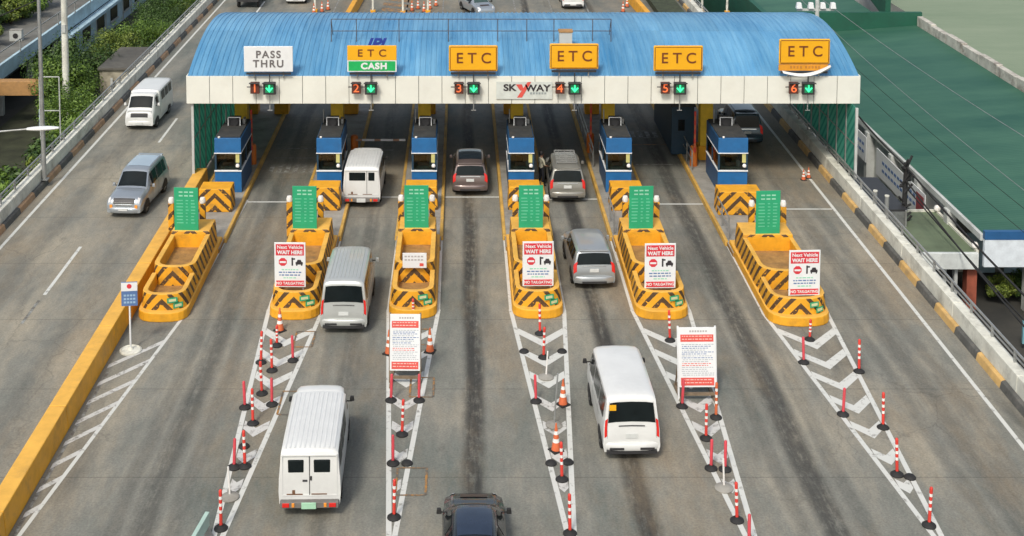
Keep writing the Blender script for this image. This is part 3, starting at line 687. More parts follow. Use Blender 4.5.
# ---------------------------------------------------------------- green rate boards and wait-here boards
def rate_board(cx, ny, w, label, dx, ry=0):
    t = thing('rate_board', label, 'sign', (cx+dx, ny+6.0, 1.5), 0, 'green toll rate boards on the islands')
    MB().box(-w/2, w/2, 0, .05, -.1, 1.78, M_green).build('panel', t, bevel=.01)
    b = MB()
    for k, c in enumerate((8, 7)):
        for j in range(3): b.box(-w*.3+j*w*.22, -w*.3+j*w*.22+w*.16, -.006, 0, 1.56-k*.16, 1.62-k*.16, M_greeni)
    for k in range(8):
        z = 1.2-k*.14
        for x0, x1 in ((-w*.4, -w*.12), (-.02, .1), (w*.2, w*.38)):
            b.box(x0, x1-random.random()*.06, -.006, 0, z, z+.045, mat('rate ink', (.12, .5, .3), .5))
    b.build('rate_lines', t)
    b = MB()
    for x in (-w*.35, w*.35): b.box(x-.03, x+.03, .05, .1, -.12, 1.7, M_steel)
    b.build('leg', t)
    t.rotation_euler = (0, 0, R(ry)); return t
GL = ['first island', 'second island', 'third island', 'fourth island', 'fifth island', 'sixth, widest island']
for i, (cx, hw, ny, lab) in enumerate(ISL):
    rate_board(cx, ny, 1.04, 'green toll rate board on the %s from the left' % GL[i], (-.18, -.22, -.03, .0, -.1, .0)[i], (-3, -2, 0, 0, 2, 3)[i])
def wait_board(cx, ny, label, ang):
    t = thing('wait_board', label, 'sign', (cx, ny+.75, .42), R(ang), 'wait here boards on the islands')
    o = MB().box(-.61, .61, 0, .04, .55, 2.35, M_signw).build('panel', t, bevel=.015)
    b = MB(); b.box(-.55, .55, -.006, 0, 1.83, 2.28, M_red); b.box(-.55, .55, -.006, 0, .6, .82, M_red); b.build('red_band', t)
    text('lettering', 'Next Vehicle', .19, M_signw, t, (0, -.012, 2.16), bold=.004, extr=.003); text('lettering', 'WAIT HERE', .2, M_signw, t, (0, -.012, 1.95), bold=.008, extr=.003, sx=.95)
    text('lettering', 'NO TAILGATING', .15, M_signw, t, (0, -.012, .71), bold=.004, extr=.003, sx=.95)
    b = MB(); n = 8; b.face([(-.28+.17*math.cos(math.pi/8+k*math.pi/4), -.006, 1.57+.17*math.sin(math.pi/8+k*math.pi/4)) for k in range(n)], M_red); b.box(-.4, -.16, -.012, -.007, 1.53, 1.6, M_signw); b.build('stop_symbol', t)
    b = MB(); b.box(.06, .12, -.008, 0, 1.42, 1.74, M_ink); b.box(.12, .2, -.008, 0, 1.66, 1.72, M_ink)
    b.box(.22, .5, -.008, 0, 1.47, 1.57, M_ink); b.face([(.26, -.007, 1.57), (.46, -.007, 1.57), (.42, -.007, 1.66), (.3, -.007, 1.66)], M_ink); b.box(.24, .29, -.008, 0, 1.42, 1.47, M_ink); b.box(.43, .48, -.008, 0, 1.42, 1.47, M_ink); b.build('car_symbol', t)
    b = MB()
    for k, (hwid, m) in enumerate(((.33, M_greeni), (.44, M_bluei), (.42, M_bluei), (.26, M_greeni))):
        x = -hwid
        while x < hwid:
            q = .05+random.random()*.1; b.box(x, min(x+q, hwid), -.006, 0, 1.24-k*.11, 1.285-k*.11, m); x += q+.035
    b.build('small_print', t)
    b = MB()
    for x in (-.5, .5): b.box(x-.03, x+.03, .04, .1, 0, 2.2, M_steel)
    b.build('leg', t)
for i in (1, 3, 4, 5):
    cx, hw, ny, lab = ISL[i]
    wait_board(cx+(0, -.2, 0, .02, -.05, .2)[i], ny+(0, .1, 0, .1, 0, -.1)[i], 'white and red WAIT HERE board on the nose of the %s' % ['', 'second island from the left', '', 'fourth island from the left', 'fifth island from the left', 'widest island, at the right'][i], (0, -1, 0, 1, 2, 3)[i])
t = thing('placard', 'small blank white placard laid across the basin of the third island', 'placard', (-1.86, 52.5, 1.2), 0)
o = MB().box(-.48, .48, 0, .03, 0, .62, M_signw).build('panel', t, bevel=.01); 
b = MB()
for k in range(2):
    for j in range(6): b.box(-.4+j*.13, -.31+j*.13, -.006, 0, .45-k*.14, .51-k*.14, mat('grey print', (.4, .38, .37), .6))
b.box(.2, .36, -.006, 0, .08, .2, M_redl); b.build('print', t)

def notice_board(x, y, w, h, label, ang, stained):
    t = thing('notice_board', label, 'sign', (x, y, 0), R(ang), 'big notice boards on the hatched tails')
    tilt = Matrix.Rotation(R(-12), 4, 'X'); z0 = .45
    def put(o): o.location = (0, 0, z0); o.rotation_euler = (R(-10), 0, 0)
    put(MB().box(-w/2, w/2, 0, .04, 0, h, M_signw).build('panel', t, bevel=.01))
    for a_, c_ in ((.76, .88), (.03, .16)): put(MB().box(-w*.44, w*.44, -.006, 0, h*a_, h*c_, M_redl).build('red_band', t))
    b = MB()
    for zz in (.845, .795, .12, .07):
        xx = -w*.4
        while xx < w*.38: q = .04+random.random()*.09; b.box(xx, min(xx+q, w*.4), -.011, -.006, h*zz, h*zz+.03, mat('pink print', (.8, .5, .45), .5)); xx += q+.03
    xx = -w*.2
    while xx < w*.25: b.box(xx, xx+.06, -.006, 0, h*.92, h*.95, MATS['grey print']); xx += .09
    for k in range(17):
        z = h*(.71-k*.032); xx = -w*.42+random.random()*.05
        en = w*(.2+.22*random.random()) if k % 4 else w*.42
        while xx < en:
            q = .03+random.random()*.09; b.box(xx, min(xx+q, w*.44), -.006, 0, z, z+.022, (M_bluei if k < 8 and k % 3 else mat('pale print', (.4, .43, .46), .5)) if not (k in (10, 11)) else M_redl); xx += q+.03
    put(b.build('small_print', t))
    for s_ in (-1, 1): put(MB().box(s_*w*.5-.03, s_*w*.5+.03, .045, .1, -.42, h+.03, M_signw if stained else M_wood).build('frame', t))
    b = MB()
    for s_ in (-1, 1):
        b.tube((s_*w*.45, .35, h*.75), (s_*w*.45, 1.0, .03), .03, M_wood, 6); b.box(s_*w*.45-.05, s_*w*.45+.05, -.4, 1.1, 0.0, .07, M_wood)
    b.box(-w*.45, w*.45, -.05, .05, .18, .26, M_wood); b.box(-w*.45, w*.45, .9, 1.0, .08, .15, M_wood); b.build('stand', t)
notice_board(-1.95, 45.2, 1.06, 1.92, 'tall white notice with red bands standing before the third island nose', -1, False)
notice_board(8.02, 44.0, 1.28, 1.98, 'wide white notice in a white frame standing on the tail of the fifth island', 1, True)

t = thing('low_barricade', 'low pale green and white barricade end at the bottom edge, left of the delineators', 'barricade', (-7.25, 35.3, 0), R(-8))
b = MB(); b.box(-.06, .06, -.9, .9, .3, .7, mat('pale green panel', (.4, .55, .48), .6)); b.build('panel', t, bevel=.01)
for y_ in (-.75, .75): MB().box(-.25, .25, y_-.05, y_+.05, 0, .3, M_steel, tx=.18).build('foot', t)
# blue sign on a pole by the divider
t = thing('blue_pole_sign', 'small blue and white sign on a thin white pole beside the yellow divider', 'sign', (-12.1, 47.7, 0), R(6))
b = MB(); b.tube((0, 0, .05), (0, 0, 2.6), .035, M_signw, 8); b.build('pole', t, smooth=50)
b = MB(); b.lathe([(0, .0), (.4, .0), (.4, .05), (.34, .09), (.33, .05), (.1, .06), (.06, .14), (0, .14)], M_concw, 20); b.build('base', t, smooth=40)
b = MB(); b.box(-.29, .29, -.04, -.01, 1.72, 2.62, M_bluei); b.box(-.29, .29, -.044, -.04, 2.28, 2.6, M_signw); b.build('panel', t, bevel=.01)
b = MB(); b.tube((0, -.05, 2.46), (0, -.044, 2.46), .09, M_red, 12)
for k in range(3):
    for j in range(4): b.box(-.2+j*.11, -.12+j*.11, -.046, -.04, 2.08-k*.13, 2.15-k*.13, mat('pale blue print', (.3, .45, .6), .5))
b.build('print', t)

# ---------------------------------------------------------------- delineators and cones
def mk_post(h, bands, m, name='lane_delineator', base=.2, r=.048):
    t = thing(name, 'x', 'delineator')
    b = MB(); b.lathe([(0, 0), (base, 0), (base, .03), (base*.75, .07), (r*1.6, .1), (r*1.3, .14)], M_black, 16); b.build('base', t, smooth=40)
    p = MB(); z = .1; seg = []
    if bands:
        zz = [.1, h*.42, h*.5, h*.6, h*.68, h*.78, h*.86, h*.95]
        for k in range(7): seg.append((zz[k], zz[k+1], m if k % 2 == 0 else M_refl))
        seg.append((zz[-1], h, m))
    else: seg = [(z, h, m)]
    for a, c, mm in seg: p.lathe([(r, a), (r, c)], mm, 10)
    p.lathe([(r, h), (r*.6, h+.03), (0, h+.035)], m, 10); p.build('post', t, smooth=50); return t
def mk_cone(m):
    t = thing('traffic_cone', 'x', 'cone')
    b = MB(); b.box(-.19, .19, -.19, .19, 0, .04, M_black); b.build('base', t, bevel=.01)
    b = MB(); hs_ = [.05, .3, .42, .55, .66, .9]; 
    for k in range(5):
        a, c = hs_[k], hs_[k+1]; f = lambda z: .15*(1-(z-.05)/.98)
        b.lathe([(f(a), a), (f(c), c)], m if k % 2 == 0 else M_refl, 14)
    b.lathe([(.025, .9), (0, .92)], m, 14); b.build('cone_body', t, smooth=40); return t
def mk_base():
    t = MB(); t.lathe([(0, 0), (.18, 0), (.18, .03), (.13, .08), (.06, .1), (0, .1)], M_black, 16); return t.build('delineator_base', smooth=40)
def mk_wbase(h):
    t = thing('marker_pole', 'x', 'pole'); b = MB(); b.lathe([(0, 0), (.27, 0), (.28, .04), (.17, .1), (.05, .13), (0, .13)], M_conc, 18); b.build('base', t, smooth=40)
    b = MB(); b.tube((0, 0, .1), (.03, 0, h), .028, M_steel if h > 1.2 else M_refl, 8); b.build('pole', t); return t
kinds = {'s': lambda: mk_post(1.15, True, M_tred), 'p': lambda: mk_post(.92, False, mat('pinkish red plastic', (.6, .06, .08), .5, dirt=.3)), 'o': lambda: mk_post(1.2, True, M_tor), 'k': lambda: mk_post(.75, True, M_tred),
         'c': lambda: mk_cone(M_tor), 'b': mk_base, 'w': lambda: mk_wbase(1.75), 'f': lambda: mk_wbase(.95)}
protos = {}
import math as _m
def GP(x, y):      # road point seen at a measured spot of the photo
    r = (x-461)/1350; u = -(y+142)/1350; p = R(5)
    d = (r, _m.cos(p)+u*_m.sin(p), -_m.sin(p)+u*_m.cos(p)); q = -22.3/d[2]; return d[0]*q, d[1]*q
kn = {'s': 'red and white banded post', 'p': 'plain red post', 'o': 'orange post with white bands', 'k': 'short red and white post', 'c': 'orange traffic cone', 'b': 'bare black rubber base', 'w': 'tall thin grey pole on a white base', 'f': 'thin white post on a white base'}
ordn = ['nearest to the camera', 'second', 'third', 'fourth', 'fifth', 'sixth', 'seventh', 'eighth', 'ninth']
rows = {
 'second island': [('c', 280, 331), ('k', 277, 346), ('s', 261, 363), ('s', 272, 371), ('p', 293, 361), ('s', 262, 394), ('p', 272, 405), ('p', 245, 408), ('s', 253, 424), ('b', 244, 447), ('s', 245, 467), ('p', 234, 468), ('f', 230, 498), ('s', 221, 529)],
 'third island': [('k', 413.5, 318), ('c', 389, 354), ('c', 430, 352), ('p', 391, 401), ('p', 419, 401), ('s', 402, 435), ('p', 393, 464), ('b', 407, 464), ('s', 394, 518)],
 'fourth island': [('s', 540, 334), ('s', 543.6, 358), ('f', 546, 378), ('b', 524, 352), ('b', 562, 352), ('p', 536, 402), ('c', 563, 405), ('w', 554, 426), ('c', 556, 451), ('b', 551, 464), ('b', 568, 463), ('s', 562, 480), ('s', 570, 534)],
 'fifth island': [('s', 670, 341), ('p', 682, 407), ('o', 716, 418), ('s', 706, 439), ('p', 711, 469), ('p', 725, 470), ('f', 724, 489), ('s', 737, 521), ('p', 749, 548)],
 'sixth island': [('k', 809.6, 340), ('p', 803.7, 363), ('s', 859, 372), ('p', 843, 415), ('s', 883, 428), ('s', 897, 475), ('b', 910, 478), ('s', 929, 526)]}
for rn, lst in rows.items():
    cnt = {}
    for k, x, y in lst: cnt.setdefault(k, []).append((y, x))
    for k in cnt: cnt[k].sort(reverse=True)
    for k, x, y in lst:
        X, Y = GP(x, y); idx = cnt[k].index((y, x))
        if len(cnt[k]) == 1: lab = '%s, the only one before the %s' % (kn[k], rn)
        elif idx == 0: lab = '%s nearest the camera before the %s' % (kn[k], rn)
        elif idx == len(cnt[k])-1: lab = '%s farthest from the camera before the %s' % (kn[k], rn)
        else: lab = '%s, %s nearest the camera before the %s' % (kn[k], ordn[idx], rn)
        if k not in protos: o = protos[k] = kinds[k](); o.location = (X, Y, .008)
        else: o = dup(protos[k], (X, Y, .008))
        o.rotation_euler = (random.uniform(-.04, .04) if k not in 'bc' else 0, random.uniform(-.05, .05) if k not in 'bc' else 0, random.random()*3)
        tag(o, lab, {'c': 'cone', 'b': 'delineator base', 'w': 'pole', 'f': 'pole'}.get(k, 'delineator'), 'traffic markers on the hatched tails')
for j, (x, y) in enumerate(((803.5, 180), (808.5, 178))):
    X, Y = GP(x, y); o = dup(protos['c'], (X, Y, .008)); o.scale = (.75, .75, .62); tag(o, '%s orange cone of the pair by the parapet under the canopy' % ('left' if j == 0 else 'right'), 'cone', 'cones under the canopy')
for j, (x, y) in enumerate(((314, 14), (322, 12), (328, 10), (412, 11), (418, 9), (424, 12), (430, 9), (436, 6), (623, 12), (627, 7), (690, 11))):
    X, Y = GP(x, y); o = dup(protos['c'], (X, Y, .008)); tag(o, 'orange cone beyond the blue roof, %s' % (['left', 'middle', 'right'][j]+' one of the left cluster' if j < 3 else ['first', 'second', 'third', 'fourth', 'fifth'][j-3]+' from left in the middle cluster' if j < 8 else ['left one by the white van', 'right one by the white van', 'the one beside the right divider'][j-8]), 'cone', 'cones on the road beyond the roof')

# ---------------------------------------------------------------- vehicles (local: rear at y=0, front at +y)
def paint(name, col, metal=0., rough=.3, dirt=.18):
    return mat(name, col, rough, metal=metal, var=.05, scale=1.2, coat=.5, dirt=dirt, dirtcol=tuple(c*.55 for c in col))
class Veh:
    def __init__(s, name, label, cat, X, Y, body, st, z0=.28, rz=0, group='vehicles passing the toll plaza', crown=.05):
        s.t = thing(name, label, cat, (X, Y, .0), rz, group); s.st = st; s.z0 = z0; s.cr = crown; s.body = body
        fine = [i/3 for i in range((len(st)-1)*3+1)]
        NV = 22; vv = [-7+14*j/(NV*2) for j in range(NV*2+1)]
        vv = sorted(set([-7, -6, -5, -4, -3.5, -3, -2.5, -2, -1.5, -1, -.5, 0, .5, 1, 1.5, 2, 2.5, 3, 3.5, 4, 5, 6, 7]))
        b = MB(); P = [[s.at(u, v) for v in vv] for u in fine]
        b.grid(P, body); b.face(P[0], body); b.face(P[-1], body); s.o = b.build('body', s.t, smooth=38)
    def ring(s, i):
        y, zt, wt, wb, zs = s.st[i]; z0 = s.z0; c = s.cr if zt > 1.0 else s.cr*.4
        zs = min(zs, zt-.06)
        return [Vector(p) for p in ((0, y, zt+c), (.6*wt, y, zt+c*.7), (wt-.09, y, zt+c*.1), (wt, y, zt-.06), (wb, y, zs), (wb+.015, y, max(z0+.02, zs*.5+z0*.5)), (wb-.03, y, z0), (0, y, z0))]
    def at(s, u, v):
        i = min(int(u), len(s.st)-2); f = u-i; a = s.ring(i); b = s.ring(i+1); w = abs(v); k = min(int(w), 6); g = w-k
        # smooth between stations with Catmull-Rom along the length
        def pt(j, kk): return s.ring(max(0, min(len(s.st)-1, j)))[kk]
        def cm(kk):
            p0, p1, p2, p3 = pt(i-1, kk), pt(i, kk), pt(i+1, kk), pt(i+2, kk)
            m1 = (p2-p0)*.5; m2 = (p3-p1)*.5; L = (p2-p1).length
            for m_ in (m1, m2):
                if m_.length > L: m_ *= L/m_.length
            h = f; return p1*(2*h**3-3*h*h+1)+m1*(h**3-2*h*h+h)*.7+p2*(-2*h**3+3*h*h)+m2*(h**3-h*h)*.7
        p = cm(k)*(1-g)+cm(min(k+1, 7))*g
        return Vector((p.x*(1 if v >= 0 else -1), p.y, p.z))
    def patch(s, name, u0, u1, v0, v1, m, off=.012, nu=6, nv=8, parent=None, th=0):
        P = []
        for i in range(nu+1):
            row = []
            for j in range(nv+1):
                u = u0+(u1-u0)*i/nu; v = v0+(v1-v0)*j/nv; e = .02
                p = s.at(u, v); du = s.at(min(u+e, len(s.st)-1.001), v)-s.at(max(u-e, 0), v); dv = s.at(u, v+e)-s.at(u, v-e)
                n = du.cross(dv); 
                if n.length > 1e-9: n.normalize()
                c = Vector((0, s.st[len(s.st)//2][0], .9))
                if n.dot(Vector((p.x, (p.y-c.y)*.3, p.z-c.z))) < 0: n = -n
                row.append(p+n*off)
            P.append(row)
        b = MB(); b.grid(P, m); return b.build(name, parent or s.t, smooth=60)
    def ylo(s, y, a, b):      # station coordinate for a length coordinate between stations a..b
        lo, hi = a, b
        for _ in range(30):
            md = (lo+hi)/2
            if s.at(md, 0).y < y: lo = md
            else: hi = md
        return lo
    def wheels(s, ys, r=.33, w=.2, track=None):
        tr = track or s.st[len(s.st)//2][3]
        for y in ys:
            for sg in (-1, 1):
                b = MB(); x1 = sg*(tr+.025); x0 = sg*(tr-w)
                prof = [(r*.72, 0), (r*.96, 0), (r, .03), (r, w-.03), (r*.96, w), (r*.62, w)]
                for k in range(len(prof)-1):
                    vs = []
                    for rr, d in (prof[k], prof[k+1]):
                        for i in range(18): a = 2*math.pi*i/18; vs.append((x0+sg*(d+.01), y+rr*math.cos(a), r+rr*math.sin(a)))
                    b.raw(vs, [(i, (i+1) % 18, 18+(i+1) % 18, 18+i) for i in range(18)], M_black)
                wh = b.build('wheel', s.t, smooth=40)
                rb = MB(); xr = x1-sg*.03
                rb.face([(xr, y+r*.64*math.cos(2*math.pi*i/18), r+r*.64*math.sin(2*math.pi*i/18)) for i in range(18)], M_dark)
                for k in range(5):
                    a = 2*math.pi*k/5; d = Vector((0, math.cos(a), math.sin(a))); e = Vector((0, -math.sin(a), math.cos(a)))*.05; c = Vector((xr+sg*.01, y, r))
                    rb.face([c-e, c-e+d*r*.62, c+e+d*r*.62, c+e], M_steel)
                rb.build('rim', wh)
                ab = MB(); xa = sg*(tr+.018); pts = [(xa, y+(r+.07)*math.cos(math.pi*i/12), r+(r+.06)*math.sin(math.pi*i/12)) for i in range(13)]
                ab.face(pts+[(xa, y-(r+.07), s.z0), (xa, y+(r+.07), s.z0)], M_black); ab.build('wheel_arch', s.t)
    def mirrors(s, y, z, m, w=None, up=0):
        tr = w or s.st[len(s.st)//2][3]
        for sg in (-1, 1):
            b = MB(); x = sg*(tr+.11); b.box(x-.075, x+.075, y-.05, y+.04, z-.07+up, z+.08+up, m, tx=.02); b.box(min(sg*(tr-.12), x), max(sg*(tr-.12), x), y-.02, y+.01, z-.05, z-.01, M_black); b.build('mirror', s.t, bevel=.02)
    def bumper(s, y, z0, z1, hw, m, d=.12, front=False):
        b = MB(); n = 8; P = []
        pts = []
        for i in range(n+1):
            u = -1+2*i/n; pts.append((u*hw, d*(u**4)))
        sg = -1 if not front else 1
        o = [(x, y-sg*(-d)+(-sg*q if False else 0)+(sg*(0)) , 0) for x, q in pts]
        vs = []
        for z, k in ((z0, .02), (z0+.05, 0), (z1-.04, 0), (z1, .03)):
            vs.append([(x, y+sg*(d-q-k), z) for x, q in pts])
        inner = [[(x, y-sg*.05, z) for x, q in pts] for z in (z1, z0)]
        b.grid(vs+inner+[vs[0]], m); b.build('bumper' if True else '', s.t, smooth=50)
    def box(s, name, *a, bevel=.008, parent=None, **k):
        return MB().box(*a, **k).build(name, parent or s.t, bevel=bevel)
    def mbox(s, name, lst, m, bevel=.006):
        b = MB()
        for a in lst: b.box(*a, m)
        return b.build(name, s.t, bevel=bevel)
    def cyl(s, name, c, r, d, m, n=14):
        b = MB(); b.tube(c, (c[0], c[1]+d, c[2]), r, m, n); return b.build(name, s.t, smooth=50)

def plate(v, y, z, w=.19, m=None): v.mbox('number_plate', [(-w, w, y-.012, y, z, z+.15)], m or M_plate)

def van(label, X, Y, body, tail_dark=False, rz=0, sticker=False, roof_ribs=True, L=4.75, glow=False):
    k = L/4.75
    st = [(0.02, .42, .78, .80, .3), (0.0, .72, .85, .87, .6), (.05, 1.08, .85, .87, .98), (.16, 1.82, .77, .87, 1.1), (.24, 1.94, .76, .87, 1.1), (.5, 1.98, .76, .88, 1.1), (2.2, 2.0, .77, .88, 1.1), (3.55, 1.97, .76, .88, 1.1), (3.85, 1.87, .72, .87, 1.08),
          (4.42, 1.2, .72, .85, 1.02), (4.62, .98, .74, .82, .8), (4.72, .7, .74, .8, .6), (4.72, .42, .72, .76, .3)]
    st = [(a*k, b, c, d, e) for a, b, c, d, e in st]
    v = Veh('passenger_van', label, 'van', X, Y, body, st, rz=rz)
    v.patch('rear_window', 2.18, 2.9, -1.95, 1.95, M_glass)
    v.patch('windshield', 8.08, 8.95, -2.1, 2.1, M_glass)
    for sg in (-1, 1):
        for a, b_ in ((.38, 1.35), (1.45, 2.6), (2.72, 3.62)): v.patch('side_window', v.ylo(a*k, 3, 9), v.ylo(b_*k, 3, 9), sg*3.12, sg*3.86, M_glass)
        v.patch('tail_lamp', 1.25, 2.35, sg*2.05, sg*2.95, M_tail, off=.02)
        v.patch('headlamp', 9.6, 10.7, sg*1.2, sg*2.8, M_lens, off=.015)
        v.patch('door_seam', v.ylo(1.4*k, 4, 8), v.ylo(1.42*k, 4, 8), sg*3.95, sg*5.9, M_dark, nu=1); v.patch('door_seam', v.ylo(2.66*k, 4, 8), v.ylo(2.68*k, 4, 8), sg*3.95, sg*5.9, M_dark, nu=1)
        v.patch('door_seam', v.ylo(1.0*k, 4, 8), v.ylo(2.6*k, 4, 8), sg*4.28, sg*4.32, M_dark, nv=1)
    v.bumper(0.02, .36, .58, .84, body, .13); v.mbox('lower_valance', [(-.78, .78, -.08, .05, .25, .36)], M_dark); v.bumper(4.66*k, .3, .58, .8, body, .1, True)
    v.mbox('bumper_trim', [(-.7, -.25, -.125, -.1, .4, .47), (.25, .7, -.125, -.1, .4, .47)], M_dark)
    v.patch('tailgate_handle', 1.9, 2.0, -.8, .8, M_dark if tail_dark else M_chrome, off=.03, nu=1)
    plate(v, -.005, .72); v.patch('grille', 10.1, 10.7, -1.1, 1.1, M_dark)
    v.patch('tailgate_seam', 1.0, 2.98, 1.98, 2.01, M_dark, nv=1, off=.006); v.patch('tailgate_seam', 1.0, 2.98, -2.01, -1.98, M_dark, nv=1, off=.006)
    v.mbox('brake_lamp', [(-.12, .12, .22*k, .26*k, 1.87, 1.9)], M_tail)
    if roof_ribs:
        b = MB()
        for i in range(9):
            x = -.56+i*.14; P = []
            for j in range(11):
                y = .45*k+j/10*3.1*k; u = v.ylo(y, 3, 9); p0 = v.at(u, abs(x)/.62*1.25); z = p0.z+.012
                P.append([(x-.022, y, z-.01), (x-.012, y, z), (x+.012, y, z), (x+.022, y, z-.01)])
            b.grid(P, body)
        b.build('roof_rib', v.t, smooth=60)
    if sticker:
        s_ = MB(); p = v.at(2.62, -1.55); s_.box(p.x-.09, p.x+.12, p.y-.035, p.y-.02, p.z-.02, p.z+.16, M_signy); s_.build('window_sticker', v.t)
    v.wheels((.85*k, 3.6*k), .33); v.mirrors(4.05*k, 1.3, M_black if tail_dark else body)
    for sg in (-1, 1): v.patch('side_glass_front', v.ylo(3.66*k, 7, 9.2), v.ylo(4.0*k, 7, 9.2), sg*3.2, sg*3.8, M_glass)
    return v
PW = paint('white car paint', (.68, .69, .67)); PS = paint('silver car paint', (.42, .45, .46), .55, .32, .1); PS2 = paint('pale silver car paint', (.5, .52, .5), .35, .32, .12)
PB = paint('black car paint', (.014, .018, .022), .1, .22, 0); PBr = paint('brown grey car paint', (.19, .15, .14), .5, .3); PSB = paint('bluish silver car paint', (.42, .46, .49), .6, .28, .08); PBg = paint('beige silver paint', (.3, .295, .26), .45, .34)
v = van('silver passenger van driving past the second island nose', -4.42, 49.1, PS2, rz=R(-.5))
v = van('white passenger van with a yellow sticker on its dark rear window', 5.3, 40.15, PW, True, rz=R(1.5), sticker=True, roof_ribs=False)
for o in [o for o in bpy.data.objects if o.parent == v.t and o.name.startswith('roof_rib')]: pass

def utility(label, X, Y, rz=0, ribs=True, cab_front=True, single=False, L=4.5, flip=False):
    st = [(0.0, .55, .84, .86, .5), (0.0, 1.2, .86, .88, 1.15), (.03, 1.8, .83, .88, 1.15), (.1, 1.93, .82, .88, 1.15), (1.6, 1.97, .82, .88, 1.15), (L-1.5, 1.95, .82, .88, 1.15), (L-1.46, 1.86, .76, .86, 1.12), (L-1.3, 1.9, .74, .86, 1.12), (L-1.0, 1.88, .73, .86, 1.1), (L-.8, 1.8, .7, .85, 1.08),
          (L-.3, 1.2, .74, .82, 1.0), (L-.08, 1.0, .76, .8, .85), (L, .7, .76, .79, .6), (L, .42, .74, .77, .35)]
    v = Veh('utility_van', label, 'van', X, Y, PW, st, rz=rz, crown=.04)
    if single:
        v.mbox('rear_window', [(-.6, .18, -.012, .05, 1.32, 1.72)], M_glass, .02); v.mbox('rear_window', [(.32, .62, -.012, .05, 1.32, 1.72)], M_glass, .02)
        v.mbox('door_seam', [(.24, .26, -.008, .02, .62, 1.82)], M_dark, 0)
    else:
        v.mbox('rear_window', [(-.62, -.16, -.012, .05, 1.3, 1.68)], M_glass, .03); v.mbox('rear_window', [(.12, .6, -.012, .05, 1.3, 1.68)], M_glass, .03)
        v.mbox('door_seam', [(-.01, .012, -.008, .02, .62, 1.82)], M_dark, 0); v.mbox('door_handle', [(.02, .07, -.03, 0, 1.08, 1.2), (-.2, -.06, -.025, 0, 1.04, 1.09)], M_dark)
    v.mbox('door_trim', [(-.8, -.77, -.012, .02, .62, 1.82), (.77, .8, -.012, .02, .62, 1.82), (-.8, .8, -.014, .02, .6, .64), (-.8, .8, -.014, .05, 1.8, 1.83)], PW, 0)
    v.mbox('bumper', [(-.84, .84, -.2, -.02, .34, .52)], mat('grimy bumper', (.16, .15, .14), .6, dirt=.5), .02)
    for sg in (-1, 1): v.mbox('tail_lamp', [(sg*.67-.1, sg*.67+.1, -.225, -.19, .38, .5)], M_tail, .01)
    for sg in (-1, 1): v.mbox('reverse_lamp', [(sg*.46-.04, sg*.46+.04, -.222, -.19, .38, .5)], M_amber, .01)
    v.mbox('number_plate', [(-.22, .2, -.24, -.2, .34, .52)], M_plate if single else mat('green white plate', (.35, .6, .42), .5))
    v.mbox('rust_stains', [(-.66, -.2, -.018, 0, .64, .67), (.05, .5, -.018, 0, .645, .672), (-.5, -.42, -.018, 0, .66, .78)], mat('rust', (.16, .08, .04), .9), 0)
    for sg in (-1, 1):
        for a, b_ in ((.3, 1.0), (1.15, 1.85), (2.0, 2.75)): v.patch('side_window', v.ylo(a, 3, 5), v.ylo(b_, 3, 5), sg*3.15, sg*3.8, M_glass)
        v.patch('cab_window', v.ylo(L-1.25, 5, 9), v.ylo(L-.85, 5, 9), sg*3.15, sg*3.85, M_glass)
        v.patch('headlamp', 11.1, 11.9, sg*1.3, sg*2.9, M_lens, off=.015)
        v.patch('door_seam', v.ylo(L-1.42, 5, 8), v.ylo(L-1.40, 5, 8), sg*3.9, sg*5.9, M_dark, nu=1)
    v.patch('windshield', 9.08, 9.92, -2.2, 2.2, M_glass); v.patch('grille', 11.1, 11.8, -1.15, 1.15, M_dark); v.patch('front_emblem', 10.5, 11.0, -2.3, 2.3, M_steel, off=.01)
    v.bumper(L-.05, .3, .56, .8, PW if flip else M_steel, .1, True); v.mbox('front_plate', [(-.22, .22, L+.1, L+.12, .36, .5)], M_plate)
    if ribs:
        b = MB()
        for i in range(11):
            x = -.7+i*.14; P = []
            for j in range(8):
                y = .15+j/7*(L-1.75); z = v.at(v.ylo(y, 3, 5), abs(x)/.73*1.6 if abs(x) > .3 else abs(x)/.5).z+.012; P.append([(x-.03, y, z-.012), (x-.015, y, z), (x+.015, y, z), (x+.03, y, z-.012)])
            b.grid(P, PW)
        b.build('roof_rib', v.t, smooth=60)
    v.wheels((.95, L-.75), .31); v.mirrors(L-.72, 1.3, PW if flip else M_black, up=.05); return v
utility('white boxy utility van with twin rear doors, large in the second lane near the camera', -4.36, 37.15, rz=R(1.2), L=5.0)
utility('white boxy utility van waiting beside the booths in the second lane', -4.75, 62.9, rz=R(-1), single=True, L=4.3)
utility('white van driving towards the camera on the far left road', -18.35, 80.3, rz=R(180-1), L=4.6, ribs=False, flip=True)

